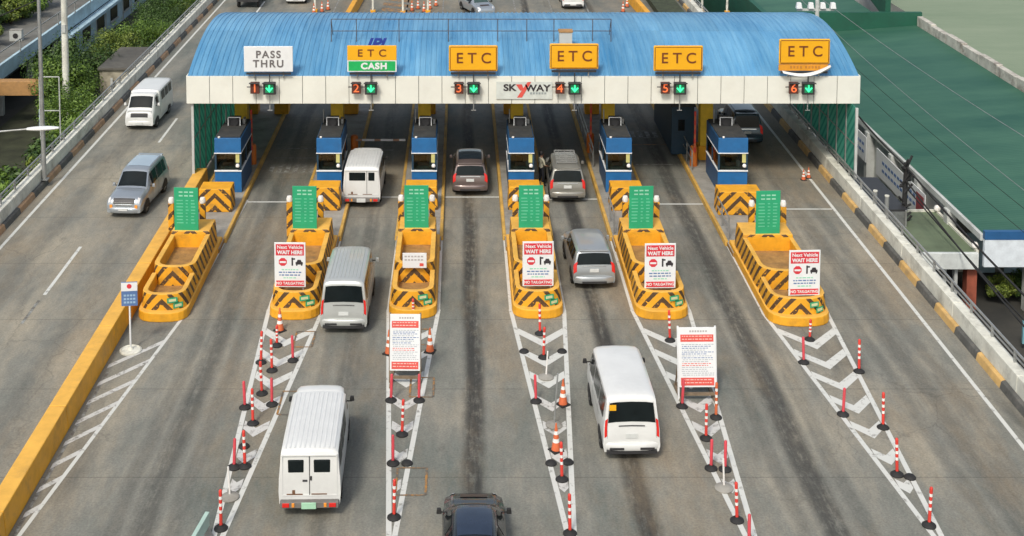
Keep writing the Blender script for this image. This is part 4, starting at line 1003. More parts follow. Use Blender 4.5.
def mpv(label, X, Y, body, rz=0, rack=False, L=4.3, name='minivan', cat='minivan', H=1.62, suv=False, lampm=None, dark_top=None):
    dh = H-1.62
    st = [(0.04, .42, .76, .8, .3), (0.0, .68, .82, .84, .55), (.06, .98, .82, .85, .88), (.2, 1.46+dh, .7, .85, .98), (.3, 1.57+dh, .67, .85, .98), (.7, 1.62+dh, .67, .86, .97), (1.8, 1.63+dh, .68, .86, .96), (2.55, 1.58+dh, .66, .86, .95), (2.72, 1.51+dh, .65, .85, .94),
          (3.35, 1.08, .76, .85, .93), (3.8, 1.02, .78, .85, .87), (L-.22, .93, .76, .83, .78), (L-.04, .74, .74, .8, .6), (L, .42, .7, .76, .3)]
    v = Veh(name, label, cat, X, Y, body, st, rz=rz, crown=.045)
    v.patch('rear_window', 2.12, 2.92, -2.05, 2.05, M_glass); v.patch('windshield', 8.1, 8.92, -2.15, 2.15, M_glass)
    for sg in (-1, 1):
        for a, b_ in ((.5, .95), (1.02, 1.85), (1.93, 2.75)): v.patch('side_window', v.ylo(a, 3, 9), v.ylo(b_, 3, 9), sg*3.12, sg*3.85, M_glass)
        v.patch('tail_lamp', 1.3, 2.35, sg*1.9, sg*3.6, M_tail, off=.02); v.patch('headlamp', 10.95, 11.9, sg*1.9, sg*2.9, lampm or M_lens, off=.015)
        v.patch('door_seam', v.ylo(1.88, 4, 8), v.ylo(1.9, 4, 8), sg*3.95, sg*5.9, M_dark, nu=1); v.patch('door_seam', v.ylo(.98, 4, 8), v.ylo(1.0, 4, 8), sg*3.95, sg*5.9, M_dark, nu=1)
        v.patch('door_seam', v.ylo(2.78, 4, 8.9), v.ylo(2.8, 4, 8.9), sg*3.95, sg*5.9, M_dark, nu=1)
        v.patch('fog_lamp', 12.3, 12.7, sg*1.5, sg*2.3, M_amber if suv else M_dark, off=.02)
        v.mbox('door_handle', [(sg*.86-.012, sg*.86+.012, 1.2, 1.36, .86, .89), (sg*.86-.012, sg*.86+.012, 2.1, 2.26, .86, .89)], body)
    v.patch('grille', 11.25, 12.2, -1.25, 1.25, M_dark, off=.02); v.mbox('grille_bar', [(-.5, .5, L-.06, L+.03, .74, .79), (-.4, .4, L-.06, L+.04, .64, .67)], M_chrome)
    v.patch('tailgate_trim', 1.85, 2.0, -1.0, 1.0, M_chrome, off=.02, nu=1); plate(v, -.01, .74)
    v.bumper(0.02, .3, .56, .8, body, .13); v.bumper(L-.04, .28, .52, .76, body, .12, True); v.mbox('front_plate', [(-.22, .22, L+.1, L+.125, .4, .53)], M_plate)
    v.mbox('bumper_insert', [(-.5, .5, -.125, -.1, .32, .4)], M_dark); v.patch('hood_seam', 9.3, 9.34, -2.0, 2.0, M_dark, off=.005, nu=1)
    v.mbox('wiper', [(-.3, .05, .17, .2, 1.06, 1.08)], M_black, 0)
    v.wheels((.8, L-.85), .33); v.mirrors(2.98, 1.08, body)
    v.mbox('spoiler', [(-.6, .6, .16, .36, H-.08, H-.02)], body, .015)
    for sg in (-1, 1): v.patch('roof_rail', v.ylo(.6, 3, 9), v.ylo(2.4, 3, 9), sg*2.05, sg*2.2, M_steel, off=.05, nv=1)
    if dark_top: v.patch('roof_panel', v.ylo(.7, 3, 9), v.ylo(2.3, 3, 9), -1.9, 1.9, dark_top, off=.01)
    if rack:
        b = MB(); z = H+.13
        for x in (-.5, .5): b.tube((x, .6, z), (x, 2.5, z), .022, M_steel, 6)
        for i in range(7): b.tube((-.5, .6+i*.316, z), (.5, .6+i*.316, z), .018, M_steel, 6)
        for x in (-.3, 0, .3): b.tube((x, .6, z), (x, 2.5, z), .014, M_steel, 6)
        for x in (-.5, .5):
            for y in (.7, 1.5, 2.4): b.tube((x, y, z-.13), (x, y, z), .018, M_steel, 6)
        b.build('roof_rack', v.t)
    return v
mpv('silver minivan driving between the fourth and fifth island noses', 5.42, 53.2, PS, rz=R(2))
mpv('beige silver wagon with a roof rack stopped at the white line', 5.15, 63.5, PBg, rack=True, L=4.5, H=1.72, name='station_wagon', cat='wagon')
mpv('brown minivan stopped in the third lane between two booths', .45, 64.5, PBr, dark_top=mat('black roof glass', (.02, .03, .04), .15, coat=.5), rz=R(0), L=4.3)
mpv('dark van driving away under the right end of the canopy', 15.75, 72.6, paint('dark navy car paint', (.045, .08, .11), .3, .25), H=1.85, dark_top=paint('sky reflection roof blue', (.25, .33, .4), .3, .3), L=4.7, name='dark_van', cat='van')  # sky reflection on the dark roof painted as a blue grey panel
v = mpv('bluish silver sport utility car driving towards the camera on the left road', -15.45, 66.0, PSB, rz=R(180-4), L=4.6, H=1.78, suv=True, name='sport_utility_car', cat='car', dark_top=paint('sky lit roof silver', (.45, .55, .62), .3, .25))  # roof panel brighter and bluer than the body: sky light put into colour
# black car at the bottom edge: a low sedan seen from above
def sedan(label, X, Y, body, rz=0, cat='car', name='sedan_car'):
    L = 4.5
    st = [(0.02, .4, .7, .74, .3), (0.0, .7, .76, .8, .6), (.1, .94, .76, .83, .84), (.6, 1.0, .7, .85, .88), (1.15, 1.36, .56, .86, .9), (1.6, 1.43, .57, .86, .9), (2.3, 1.43, .57, .86, .9), (2.65, 1.36, .56, .86, .9), (3.3, .98, .7, .85, .86), (3.7, .92, .72, .84, .8), (4.2, .8, .7, .8, .7), (4.45, .66, .6, .7, .55), (4.5, .42, .56, .64, .3)]
    v = Veh(name, label, cat, X, Y, body, st, rz=rz)
    v.patch('rear_window', 3.1, 3.95, -2.0, 2.0, M_glass); v.patch('windshield', 7.1, 7.95, -2.1, 2.1, mat('teal tinted glass', (.05, .085, .08), .12, var=.15))
    v.patch('roof_panel', 4.15, 6.9, -1.95, 1.95, mat('dark blue roof tone', (.022, .034, .06), .25, coat=.4), off=.008)  # roof panel coloured dark blue, separate from the body colour
    for sg in (-1, 1):
        for a, b_ in ((.9, 1.75), (1.85, 2.8)): v.patch('side_window', v.ylo(a, 3, 8), v.ylo(b_, 3, 8), sg*3.15, sg*3.85, M_glass)
        v.patch('tail_lamp', 1.2, 2.0, sg*2.0, sg*3.4, M_tail, off=.015); v.patch('headlamp', 9.9, 10.8, sg*1.7, sg*2.95, M_lens, off=.015)
    v.patch('hood_seam', 8.1, 10.3, -1.75, -1.7, M_dark, off=.004, nv=1); v.patch('hood_seam', 8.1, 10.3, 1.7, 1.75, M_dark, off=.004, nv=1)
    v.patch('hood_scoop', 9.3, 9.7, -.9, .9, mat('bronze tint', (.05, .03, .022), .3), off=.02)
    plate(v, -.01, .7); v.bumper(.02, .28, .5, .78, body); v.wheels((.8, 3.6), .32); v.mirrors(3.02, 1.0, M_black); return v
sedan('black car entering at the bottom edge of the view', .36, 32.7, PB)
sedan('blue car on the road beyond the blue roof', .55, 111.6, PSB, rz=R(-160))
van('white van beyond the blue roof, right of the blue car', 9.3, 110.5, PW, True, roof_ribs=False)
mpv('white car facing the camera beyond the blue roof', -14.0, 117.0, PW, rz=R(180))
# truck beyond the left end of the roof
t = thing('flatbed_truck', 'small truck with a red and white rail bed beyond the left end of the roof', 'truck', (-17.8, 111, 0), 0, 'vehicles passing the toll plaza')
MB().box(-.9, .9, 0, 3.0, .55, .75, M_dark).build('bed', t); b = MB()
for x in (-.88, -.3, .3, .88):
    b.box(x-.05, x+.05, -.02, .06, .75, 1.9, M_signw)
for z in (1.0, 1.5, 1.85): b.box(-.9, .9, -.03, .0, z, z+.08, M_tred)
for x in (-.88, .88):
    for y in (.8, 1.6, 2.4): b.box(x-.04, x+.04, y, y+.08, .75, 1.9, M_signw)
    b.box(x-.03, x+.03, 0, 3, 1.8, 1.88, M_tred)
b.build('rail', t)
b = MB(); b.box(-.88, .88, 3.1, 4.6, .45, 1.3, PW, ty=.0); b.box(-.85, .85, 3.1, 4.4, 1.3, 2.0, PW, tx=.08, ty=.12); b.build('cab', t, bevel=.05)
MB().box(-.6, .6, 3.08, 3.12, 1.45, 1.85, M_glass).build('cab_window', t)
for y in (.7, 3.9):
    for sg in (-1, 1): b = MB(); b.tube((sg*.72, y, .36), (sg*.92, y, .36), .36, M_black, 16); b.build('wheel', t, smooth=40)
for j, (x, y) in enumerate(((315, 12), (373, 13), (403, 14), (428, 13), (470, 10), (702, 13), (727, 14))):
    X, Y = GP(x, y)
    b = MB(); b.tube((0, 0, 0), (0, 0, 4.2), .09, M_concw, 8); b.box(-.2, .2, -.2, .2, 0, .25, M_yel); o = b.build('steel_post', loc=(X, Y, 0), smooth=40)
    tag(o, 'white steel post beyond the blue roof, %s from the left' % ['first', 'second', 'third', 'fourth', 'fifth', 'sixth', 'seventh'][j], 'post', 'posts beyond the roof')
b = MB(); b.box(15.9, 18.0, 105, 140, 0, .5, mat('planter soil and shrubs', (.04, .05, .025), .9, var=.5, scale=3)); tag(b.build('planting_strip'), kind='structure')

# lane machinery on islands behind the booths: orange barrier housings
def gate(x, y, lab, arm):
    t = thing('barrier_gate', lab, 'barrier gate', (x, y, .2), 0, 'barrier gates behind the booths')
    b = MB(); b.lathe([(0, 0), (.2, 0), (.2, .95), (.16, 1.05), (0, 1.08)], mat('orange machine paint', (.6, .16, .02), .5, dirt=.3), 14); b.build('housing', t, smooth=40)
    b = MB()
    if arm == 'up':
        for k in range(9): b.box(-.05, .05, -.3, -.24, .8+k*.24, .8+(k+1)*.24-.001, M_tred if k % 2 == 0 else M_tor)
    else:
        for k in range(8): b.box(.1+k*.33, .1+(k+1)*.33-.001, -.3, -.24, .82, .92, M_signw if k % 3 else mat('arm brown', (.35, .2, .13), .6))
    b.build('arm', t)
gate(-10.9, 69.0, 'orange barrier housing behind the first booth', 'up'); gate(-5.7, 70.6, 'orange barrier housing with its pale arm down across the second lane', 'down')
gate(12.12, 68.7, 'raised red barrier arm beside the yellow column of the last island', 'up'); gate(6.95, 71, 'orange barrier housing behind the fifth booth', 'up')
t = thing('service_cabin', 'dark navy service cabin behind the last booth, left of the yellow column', 'cabin', (12.0, 70.6, .2))
b = MB(); b.box(-.75, .45, 0, 6.5, 0, 2.6, M_navy); b.build('wall', t, bevel=.02); MB().box(-.82, .52, -.08, 6.6, 2.6, 2.7, M_dark).build('roof', t); MB().box(-.4, -.05, -.02, 0, 1.3, 1.9, M_glass).build('window', t)

# ---------------------------------------------------------------- attendant
def person(label, X, Y, rz):
    t = thing('person', label, 'person', (X, Y, 0), rz)
    import bmesh
    pts = {'pel': ((0, 0, .92), .15), 'wai': ((0, 0, 1.08), .135), 'che': ((0, 0, 1.3), .16), 'nk': ((0, 0, 1.45), .07), 'n2': ((0, .02, 1.52), .06), 'hd': ((0, .03, 1.6), .09), 'ht': ((0, .02, 1.7), .08)}
    ed = [('pel', 'wai'), ('wai', 'che'), ('che', 'nk'), ('nk', 'n2'), ('n2', 'hd'), ('hd', 'ht')]
    for s_, q in ((-1, 'l'), (1, 'r')):
        fwd = .32 if q == 'r' else .03; zz = .98 if q == 'r' else .78
        pts.update({q+'hip': ((s_*.1, 0, .86), .1), q+'kn': ((s_*.12, .03, .48), .065), q+'an': ((s_*.13, -.02, .09), .042), q+'ft': ((s_*.14, .16, .04), .038),
                    q+'sh': ((s_*.2, 0, 1.38), .062), q+'el': ((s_*.27, .04, 1.1), .045), q+'wr': ((s_*.26, fwd*.8, zz+.05), .03), q+'ha': ((s_*.25, fwd, zz), .035)})
        ed += [('pel', q+'hip'), (q+'hip', q+'kn'), (q+'kn', q+'an'), (q+'an', q+'ft'), ('che', q+'sh'), (q+'sh', q+'el'), (q+'el', q+'wr'), (q+'wr', q+'ha')]
        for f in range(4):
            a = (f-1.5)*.022; L_ = (.075, .09, .085, .065)[f]
            pts[q+'f%d' % f] = ((s_*.25+a, fwd+L_*.5, zz-.03), .011); pts[q+'g%d' % f] = ((s_*.25+a, fwd+L_*.75, zz-.07), .009); ed += [(q+'ha', q+'f%d' % f), (q+'f%d' % f, q+'g%d' % f)]
        pts[q+'th'] = ((s_*.25-s_*.05, fwd+.02, zz-.02), .012); ed.append((q+'ha', q+'th'))
    names = list(pts); me = bpy.data.meshes.new('body'); me.from_pydata([pts[k][0] for k in names], [(names.index(a), names.index(b)) for a, b in ed], [])
    o = bpy.data.objects.new('body', me); COL.objects.link(o); o.parent = t
    sk = o.modifiers.new('skin', 'SKIN')
    for i, k in enumerate(names): me.skin_vertices[0].data[i].radius = (pts[k][1], pts[k][1]*(.75 if k in ('che', 'pel', 'wai') else 1)); me.skin_vertices[0].data[i].use_root = (k == 'pel')
    o.modifiers.new('sub', 'SUBSURF').render_levels = 1; o.modifiers['sub'].levels = 1
    skin = mat('skin', (.3, .16, .1), .6)
    shirt = mat('pale shirt', (.5, .48, .36), .8); pant = mat('dark trousers', (.02, .022, .03), .85); hair = mat('black hair', (.012, .01, .01), .7)
    ev = o.evaluated_get(bpy.context.evaluated_depsgraph_get()); bpy.context.view_layer.update()
    m2 = bpy.data.meshes.new_from_object(o.evaluated_get(bpy.context.evaluated_depsgraph_get())); o.modifiers.clear(); o.data = m2; m2.name = 'body'
    for mm in (skin, shirt, pant): m2.materials.append(mm)
    for p in m2.polygons:
        c = p.center; p.use_smooth = True
        p.material_index = 2 if (c.z < .97 and abs(c.x) < .215 and c.z > .1) or c.z <= .1 else (1 if (c.z < 1.46 and (c.z > 1.12 or abs(c.x) < .2)) else 0)
    b = MB(); b.lathe([(.0, 1.80), (.06, 1.79), (.1, 1.73), (.108, 1.66), (.1, 1.6)], hair, 16, (0, .0)); b.build('hair', t, smooth=70)
    b = MB()
    for s_ in (-1, 1): b.box(s_*.035-.012, s_*.035+.012, .115, .125, 1.625, 1.64, M_ink)
    b.box(-.012, .012, .115, .14, 1.58, 1.62, skin); b.box(-.025, .025, .112, .122, 1.55, 1.56, M_redl); b.build('face', t)
    for s_ in (-1, 1):
        b = MB(); b.box(s_*.14-.05, s_*.14+.05, -.07, .2, 0, .075, M_black, tx=.01, ty=.01); b.build('shoe', t, bevel=.02)
person('attendant in a pale shirt and dark trousers standing beside the roof racked wagon', 4.02, 66.1, R(-60))

# ---------------------------------------------------------------- right side: warehouse, annex, shed
def sheet_mat(name, c0, c1, axis='Y', pitch=.9):
    m = bpy.data.materials.new(name); m.use_nodes = True; n = m.node_tree.nodes; l = m.node_tree.links
    b = n['Principled BSDF']; b.inputs['Roughness'].default_value = .6
    tc = n.new('ShaderNodeTexCoord')
    a = n.new('ShaderNodeTexNoise'); a.inputs['Scale'].default_value = .18; a.inputs['Detail'].default_value = 9; a.inputs['Roughness'].default_value = .7
    mp = n.new('ShaderNodeMapping'); mp.inputs['Scale'].default_value = (.5, 1.6, 1); l.new(tc.outputs['Object'], mp.inputs[0]); l.new(mp.outputs[0], a.inputs[0])
    cr = n.new('ShaderNodeValToRGB'); e = cr.color_ramp.elements; e[0].position = .3; e[0].color = (*c0, 1); e[1].position = .7; e[1].color = (*c1, 1); l.new(a.outputs[0], cr.inputs[0])
    w = n.new('ShaderNodeTexWave'); w.bands_direction = axis; w.inputs['Scale'].default_value = 1.2; l.new(tc.outputs['Object'], w.inputs[0])
    bp = n.new('ShaderNodeBump'); bp.inputs['Strength'].default_value = .12; bp.inputs['Distance'].default_value = .03; l.new(w.outputs[1], bp.inputs['Height']); l.new(bp.outputs[0], b.inputs['Normal'])
    l.new(cr.outputs[0], b.inputs[0]); return m
M_groof = sheet_mat('green sheet roof', (.01, .075, .05), (.05, .145, .09), 'Y')
M_proof = sheet_mat('pale green roof', (.17, .23, .14), (.24, .29, .19), 'X')
t = thing('warehouse', 'large warehouse with a wide dark green sheet roof right of the toll plaza', 'warehouse')
XL, XR, YF, YB = 23.4, 33.9, 58.7, 99.0
def zr(x): return .3+(x-XL)/(XR-XL)*.8
b = MB(); P = []
for i in range(0, 41):
    x = XL-.15+(XR-XL+.15)*i/40; P.append([(x, YF-.4+(YB-YF+.4)*j/30, zr(x)+(.0)) for j in range(31)])
b.grid(P, M_groof); b.build('roof', t, solid=.06)
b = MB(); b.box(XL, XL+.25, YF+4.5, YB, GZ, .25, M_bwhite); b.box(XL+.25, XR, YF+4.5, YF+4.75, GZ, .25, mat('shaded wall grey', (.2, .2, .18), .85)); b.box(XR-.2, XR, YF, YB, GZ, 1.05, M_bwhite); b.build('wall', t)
b = MB(); b.box(XL-.32, XL-.16, YF-.4, YB, .12, .42, M_bwhite); b.build('gutter', t, bevel=.02)
b = MB()
for k in range(7): y = 62+k*4.2; b.box(XL-.45, XL, y, y+.5, GZ, .18, M_bwhite)
b.build('pilaster', t, bevel=.02)
b = MB(); b.box(XL-.2, XR+30, YF-.62, YF-.42, -1.0, .25, mat('clean fascia', (.66, .72, .76), .6, dirt=.15)); b.build('fascia', t); b = MB(); b.box(XL-.21, XR+30, YF-.64, YF-.4, .252, .62, mat('blue fascia trim', (.02, .1, .25), .5)); b.build('blue_trim', t)
b = MB(); b.box(XL+1.9, XL+2.4, YF-.2, YF+.3, GZ, -1.0, M_bwhite)
b.build('porch_column', t)
b = MB(); b.box(XL+2.8, XL+3.7, YF+4.4, YF+4.48, GZ, -1.2, M_lblue); b.box(XL+3.9, XL+7, YF+4.4, YF+4.48, GZ+.3, -1.2, M_glass); b.build('shop_door', t)
for k in range(4): f = MB().box(XL+.9+k*2.6, XL+2.3+k*2.6, YF+4.3, YF+4.38, GZ+.05, GZ+2.0, M_lblue).build('shutter', t)
MB().box(XL+3.0, XL+3.5, YF+4.2, YF+4.29, GZ+.9, GZ+1.5, M_tan).build('notice', t)
# end parapet, dark green, and roof beyond
b = MB(); b.box(XL-.3, XR+.4, YB, YB+.4, GZ, 2.1, M_dgreen); b.box(XL-.3, XL+.1, YB+.4, YB+40, GZ, 1.5, M_dgreen); b.build('end_parapet', t)
t2 = thing('rear_warehouse', 'second green roof beyond the dark green end wall at the top right', 'warehouse')
P = [[(x, YB+.5+44*j/20, .6+(x-XL)/(XR-XL)*.8) for j in range(21)] for x in (XL, XR-2)]
b = MB(); b.grid(P, M_groof); b.build('roof', t2, solid=.06)
MB().box(XL+.05, XR-2, YB+.6, YB+44, GZ, .5, M_bwhite).build('wall', t2)
MB().raw([(XR-2.2, YB+.5, 1.5), (XR-1.8, YB+.5, 1.5), (XR+5, YB+44, 1.5), (XR+4.6, YB+44, 1.5), (XR-2.2, YB+.5, 3.2), (XR-1.8, YB+.5, 3.2), (XR+5, YB+44, 3.2), (XR+4.6, YB+44, 3.2)], [(0, 1, 5, 4), (1, 2, 6, 5), (2, 3, 7, 6), (3, 0, 4, 7), (4, 5, 6, 7)], M_dgreen).build('side_parapet', t2)
t3 = thing('pale_roof_building', 'building with a flat pale green roof edged by a peeling white parapet, top right', 'building')
b = MB(); b.box(XR+.25, 80, 60, 160, GZ, 1.5, M_bwhite, top=M_proof); b.build('roof_and_wall', t3)
b = MB(); y = 60
while y < 97: b.box(XR+.02, XR+.42, y, y+2.98, .9, 1.78+.05*math.sin(y), mat('peeling white parapet', (.5, .48, .42), .85, var=.2, scale=1.5, bump=.5, dirt=1.0, dirtcol=(.13, .09, .07))); y += 3
b.build('parapet', t3, bevel=.03)
b = MB(); b.box(43, 80, 92.0, 92.35, 1.5, 2.2, MATS['peeling white parapet']); b.box(43.6, 44.6, 95, 96, 1.5, 2.6, M_bwhite); b.box(43.2, 43.5, 90, 94, 1.5, 1.8, M_brick); b.build('roof_kerb', t3)
# banners on the wall
def banner(y0, y1, z0, z1, lab, kind):
    t = thing('wall_banner', lab, 'banner', (XL-.5, y0, z0))
    L = y1-y0; H_ = z1-z0; MB().box(-.04, 0, 0, L, 0, H_, M_signw).build('sheet', t)
    b = MB(); n = int(L/.55)
    for r_ in range(2):
        for k in range(n-1): b.box(-.05, -.04, .4+k*.5, .4+k*.5+.34, H_*(.6-.3*r_), H_*(.6-.3*r_)+.16, M_bluei if kind else mat('grey blue print', (.25, .32, .42), .6))
    if kind == 2: b.box(-.052, -.04, .15, L*.16, .2, H_-.2, mat('maroon print', (.3, .06, .07), .6))
    b.build('print', t)
banner(74.5, 78.5, -1.5, -.05, 'white and blue banner on the warehouse wall beside the canopy post', 1); banner(64.8, 72.6, -1.5, -.05, 'long white banner with a maroon panel on the warehouse wall', 2)
# shed in front
t = thing('shed', 'low shed with a flat olive green roof and white fascia beside the warehouse', 'shed')
b = MB(); b.box(20.6, 23.0, 58.5, 63.7, -.62, -.5, mat('olive roof sheet', (.13, .17, .1), .7, var=.2, scale=.8, dirt=.3)); b.build('roof', t)
b = MB(); b.box(20.5, 23.05, 58.3, 58.5, -1.2, -.46, mat('shed fascia white', (.62, .66, .64), .6, dirt=.2)); b.build('fascia', t, bevel=.02)
b = MB(); b.box(23.0, 23.12, 58.5, 63.7, -1.2, -.4, M_concw); b.build('side_kerb', t); b = MB(); b.box(20.6, 23.0, 63.7, 63.82, -1.2, -.4, M_concw); b.build('rear_kerb', t)
MB().box(22.7, 23.15, 58.7, 59.2, GZ, -1.2, M_brick).build('column', t)
for x in (20.7, 21.6, 22.1): MB().box(x, x+.14, 58.6, 58.75, GZ, -1.2, M_bwhite).build('post', t)
MB().box(20.7, 22.9, 61, 61.2, GZ, -1.2, M_dark).build('wall', t)
for x, y in ((23.05, 58.8), (23.05, 63.6)):
    b = MB(); b.lathe([(0, 0), (.14, .03), (.17, .14), (.1, .26), (0, .28)], M_refl, 10); tag(b.build('ball_lamp', loc=(x, y, -.4), smooth=60), 'round white lamp on the %s corner of the shed roof' % ('near' if y < 60 else 'far'), 'lamp')
t = thing('mesh_enclosure', 'small enclosure with a black roof and grey mesh front beside the right parapet', 'enclosure')
b = MB(); b.box(19.55, 21.0, 61.8, 66.5, .2, .3, M_dark); b.build('roof', t); b = MB(); b.box(19.6, 20.9, 61.75, 61.82, -1.6, .2, mat('grey mesh', (.13, .14, .135), .8, var=.3, scale=6)); b.box(19.55, 19.6, 61.8, 66.4, GZ, .2, MATS['grey mesh']); b.build('mesh_front', t)
b = MB(); b.tube((20.9, 61.7, GZ), (20.9, 61.7, .3), .05, M_steel); b.build('post', t)
# street sign board and post, hedge
t = thing('street_notice', 'small blue board with a red disc beside a concrete post below the right parapet', 'sign', (24.1, 54.8, GZ))
b = MB(); b.box(-.5, .4, -.05, .05, .3, 1.3, mat('pale teal board', (.16, .36, .42), .6)); b.build('panel', t); b = MB(); b.tube((-.02, -.07, .85), (-.02, -.05, .85), .26, M_red, 20); b.box(-.18, .14, -.08, -.07, .81, .89, M_signw); b.build('disc', t)
MB().box(.5, .8, -.1, .15, 0, 1.7, M_concw).build('post', t, bevel=.02)
for k in range(3):
    b = MB(); b.box(0, 3.6, 0, .25, 0, .5, M_conc); tag(b.build('kerb_wall', loc=(25.2+k*3.7, 58.2, GZ)), '%s low concrete planter wall by the warehouse porch' % ['left', 'middle', 'right'][k], 'wall', 'low walls by the porch')
tag(MB().box(20.0, 60, 20, 53, GZ, GZ+.02, mat('street asphalt', (.05, .052, .052), .85, var=.3, scale=.6)).build('street'), kind='structure')
tag(MB().box(20.2, 23.2, 20, 53.2, GZ, GZ+.14, M_conc).build('pavement'), kind='structure')

# cables on the right
def cable(p, q, sag, r=.03, m=None, lab='', grp='overhead cables right of the plaza'):
    p = Vector(p); q = Vector(q); b = MB(); n = 14; pr = p
    for i in range(1, n+1):
        u = i/n; c = p.lerp(q, u); c.z -= 4*sag*u*(1-u); b.tube(pr, c, r, m or M_black, 5, cap=False); pr = c
    o = b.build('overhead_cable', smooth=60); tag(o, lab, 'cable', grp)
t = thing('cable_pole', 'blackened pole wrapped in cable coils between the right parapet and warehouse', 'utility pole', (21.05, 62.6, GZ))
b = MB(); b.tube((0, 0, 0), (.1, 0, 5.6), .14, M_black, 10, .11); b.build('pole', t, smooth=40); b = MB()
for k in range(26):
    z = 1.5+random.random()*3.9; a = random.random()*6.3; b.tube((.1*math.cos(a), .1*math.sin(a), z), (.1+.3*math.cos(a+1), .3*math.sin(a+1), z+random.uniform(-.1, .6)), .06, M_black, 5)
b.build('cable_coil', t)
cab = [((21.15, 62.6, 2.1), (19.6, 72, 4.6), .3, .05, M_black), ((21.15, 62.6, 2.1), (21.9, 30, 1.6), .7, .05, M_black), ((21.1, 62.6, 1.5), (21.0, 30, .2), .5, .04, M_black),
       ((21.6, 66, -1.2), (21.2, 28, -1.2), .3, .04, M_black), ((21.0, 66, -1.6), (20.7, 28, -1.4), .3, .035, M_black), ((22.0, 66, .3), (22.5, 28, -1.0), .3, .035, M_black),
       ((26.2, 100, 3.6), (27.6, 50, 3.6), .5, .02, M_steel), ((25.2, 100, 3.2), (24.4, 48, 3.0), .5, .017, M_steel), ((23.6, 90, 3.0), (24.2, 48, 2.4), .3, .014, M_black), ((23.0, 85, 2.5), (23.6, 48, 1.9), .3, .014, M_black)]
cl = ['thick black cable rising from the cable pole to the canopy', 'thick black cable running from the cable pole towards the camera above the white fascia', 'black cable sagging lower from the cable pole along the parapet', 'lowest black cable beside the right parapet, outer one', 'low black cable nearest the right parapet rail', 'black cable passing over the shed roof',
      'pale cable crossing the middle of the green roof', 'pale cable crossing the left part of the green roof', 'thin black cable over the green roof left of the pale ones', 'thin black cable nearest the left eave of the green roof']
for (p, q, s_, r, m), lab in zip(cab, cl): cable(p, q, s_, r, m, lab)

# floodlight mast behind the right end of the roof
t = thing('floodlight_mast', 'white mast with four floodlights behind the right end of the blue roof', 'floodlight mast', (21.0, 78.5, GZ))
b = MB(); b.tube((0, 0, 0), (0, 0, 11.9), .16, M_bwhite, 10, .11); b.build('mast', t, smooth=50)
b = MB(); b.box(-1.2, 1.0, -.06, .06, 9.7, 9.82, M_bwhite); b.build('crossbar', t)
for x in (-1.1, -.4, .3, .9):
    b = MB(); b.box(x-.17, x+.17, -.25, .12, 9.84, 10.2, M_signw, tx=.05, ty=.05); b.build('floodlight', t, bevel=.03)

# ---------------------------------------------------------------- left side: building, box, poles, trees
t = thing('apartment_building', 'long pale blue building with open galleries and roof terrace at the top left', 'building', (-31.3, 0, 0))
b = MB(); b.box(-14, -3.2, 76, 190, GZ, 0, mat('recess wall', (.19, .2, .19), .85, dirt=.4), top=mat('stained terrace', (.16, .16, .145), .9, var=.3, scale=.4, dirt=.7))
b.box(-3.2, 0, 76, 190, -.35, 0, MATS['stained terrace']); b.build('wall', t)
b = MB(); b.box(0, .22, 76, 190, -.62, .42, M_lblue); b.build('gallery_fascia', t, bevel=.02)
for k in range(15):
    y = 78+k*6.2; MB().box(-.35, 0, y, y+.4, GZ, -.36, M_bwhite).build('column', t)
b = MB(); b.box(-14, -6, 98, 190, 0, 3.3, M_lblue); b.build('upper_storey', t)
for k in range(11):
    y = 101+k*5.5; f = MB().box(-6.02, -5.94, y, y+2.4, .8, 2.4, M_glass).build('window', t); MB().box(-6.0, -5.9, y-.1, y+2.5, .66, .8, M_bwhite).build('sill', f)
for k in range(9):
    y = 84+k*6.2; f = MB().box(-3.22, -3.14, y, y+2.6, -2.3, -.9, M_glass).build('window', t)
b = MB(); b.box(.22, .3, 103, 190, GZ, -.7, mat('bright blue white wall', (.5, .66, .74), .75, var=.1, scale=.5, dirt=.4, dirtcol=(.2, .25, .26)))
for k in range(25): b.box(.3, .36, 113+k*3, 113.15+k*3, GZ, -.7, M_bwhite)
b.build('ground_screen', t)
for k in range(18):
    y = 104.5+k*4.4; f = MB().box(.31, .37, y, y+2.2, -2.5, -1.2, M_glass).build('window', t); MB().box(.31, .45, y-.1, y+2.3, -2.62, -2.5, M_bwhite).build('sill', f)
for k in range(24): MB().box(.24, .3, 80+k*4.5, 80.12+k*4.5, .42, 1.3, M_steel).build('rail_post', t)
MB().box(.24, .3, 79.9, 188, 1.3, 1.36, M_steel).build('top_rail', t)
b = MB(); b.box(.4, .9, 104, 190, -.95, -.7, M_lblue); b.build('awning', t)
for j, (x, y, z, w, h) in enumerate(((-2.6, 91.6, 0, .8, 1.1), (-1.8, 99, 0, .9, 1.0))):
    b = MB(); b.box(-w/2, w/2, -.25, .25, 0, h*.8, M_bwhite); b.box(-w/2-.02, w/2+.02, -.27, .27, h*.8, h*.84, M_conc); b.tube((0, -.26, h*.4), (0, -.28, h*.4), h*.2, M_dark, 14)
    tag(b.build('air_conditioner', loc=(-31.3+x, y, z), bevel=.02), ['white air conditioner box on the terrace edge at the top left', 'white air conditioner box farther along the terrace', 'tall white unit on the ground at the left edge', 'tall white unit behind the tan canopy', 'small white wall unit under the gallery'][j], 'air conditioner', 'air conditioners by the pale building')
t = thing('tan_canopy', 'tan painted canopy wall below the pale blue gallery at the left edge', 'canopy')
b = MB(); b.box(-36, -27.2, 87.2, 88.0, -1.05, -.1, M_tan); b.build('roof', t, bevel=.03)
b = MB()
for x in (-35.5, -31.3, -27.7): b.box(x-.2, x+.2, 87.4, 87.8, GZ, -1.05, M_lblue)
b.build('column', t)
t = thing('concrete_box', 'beige concrete tank house with a dark flat roof behind the left parapet', 'tank house')
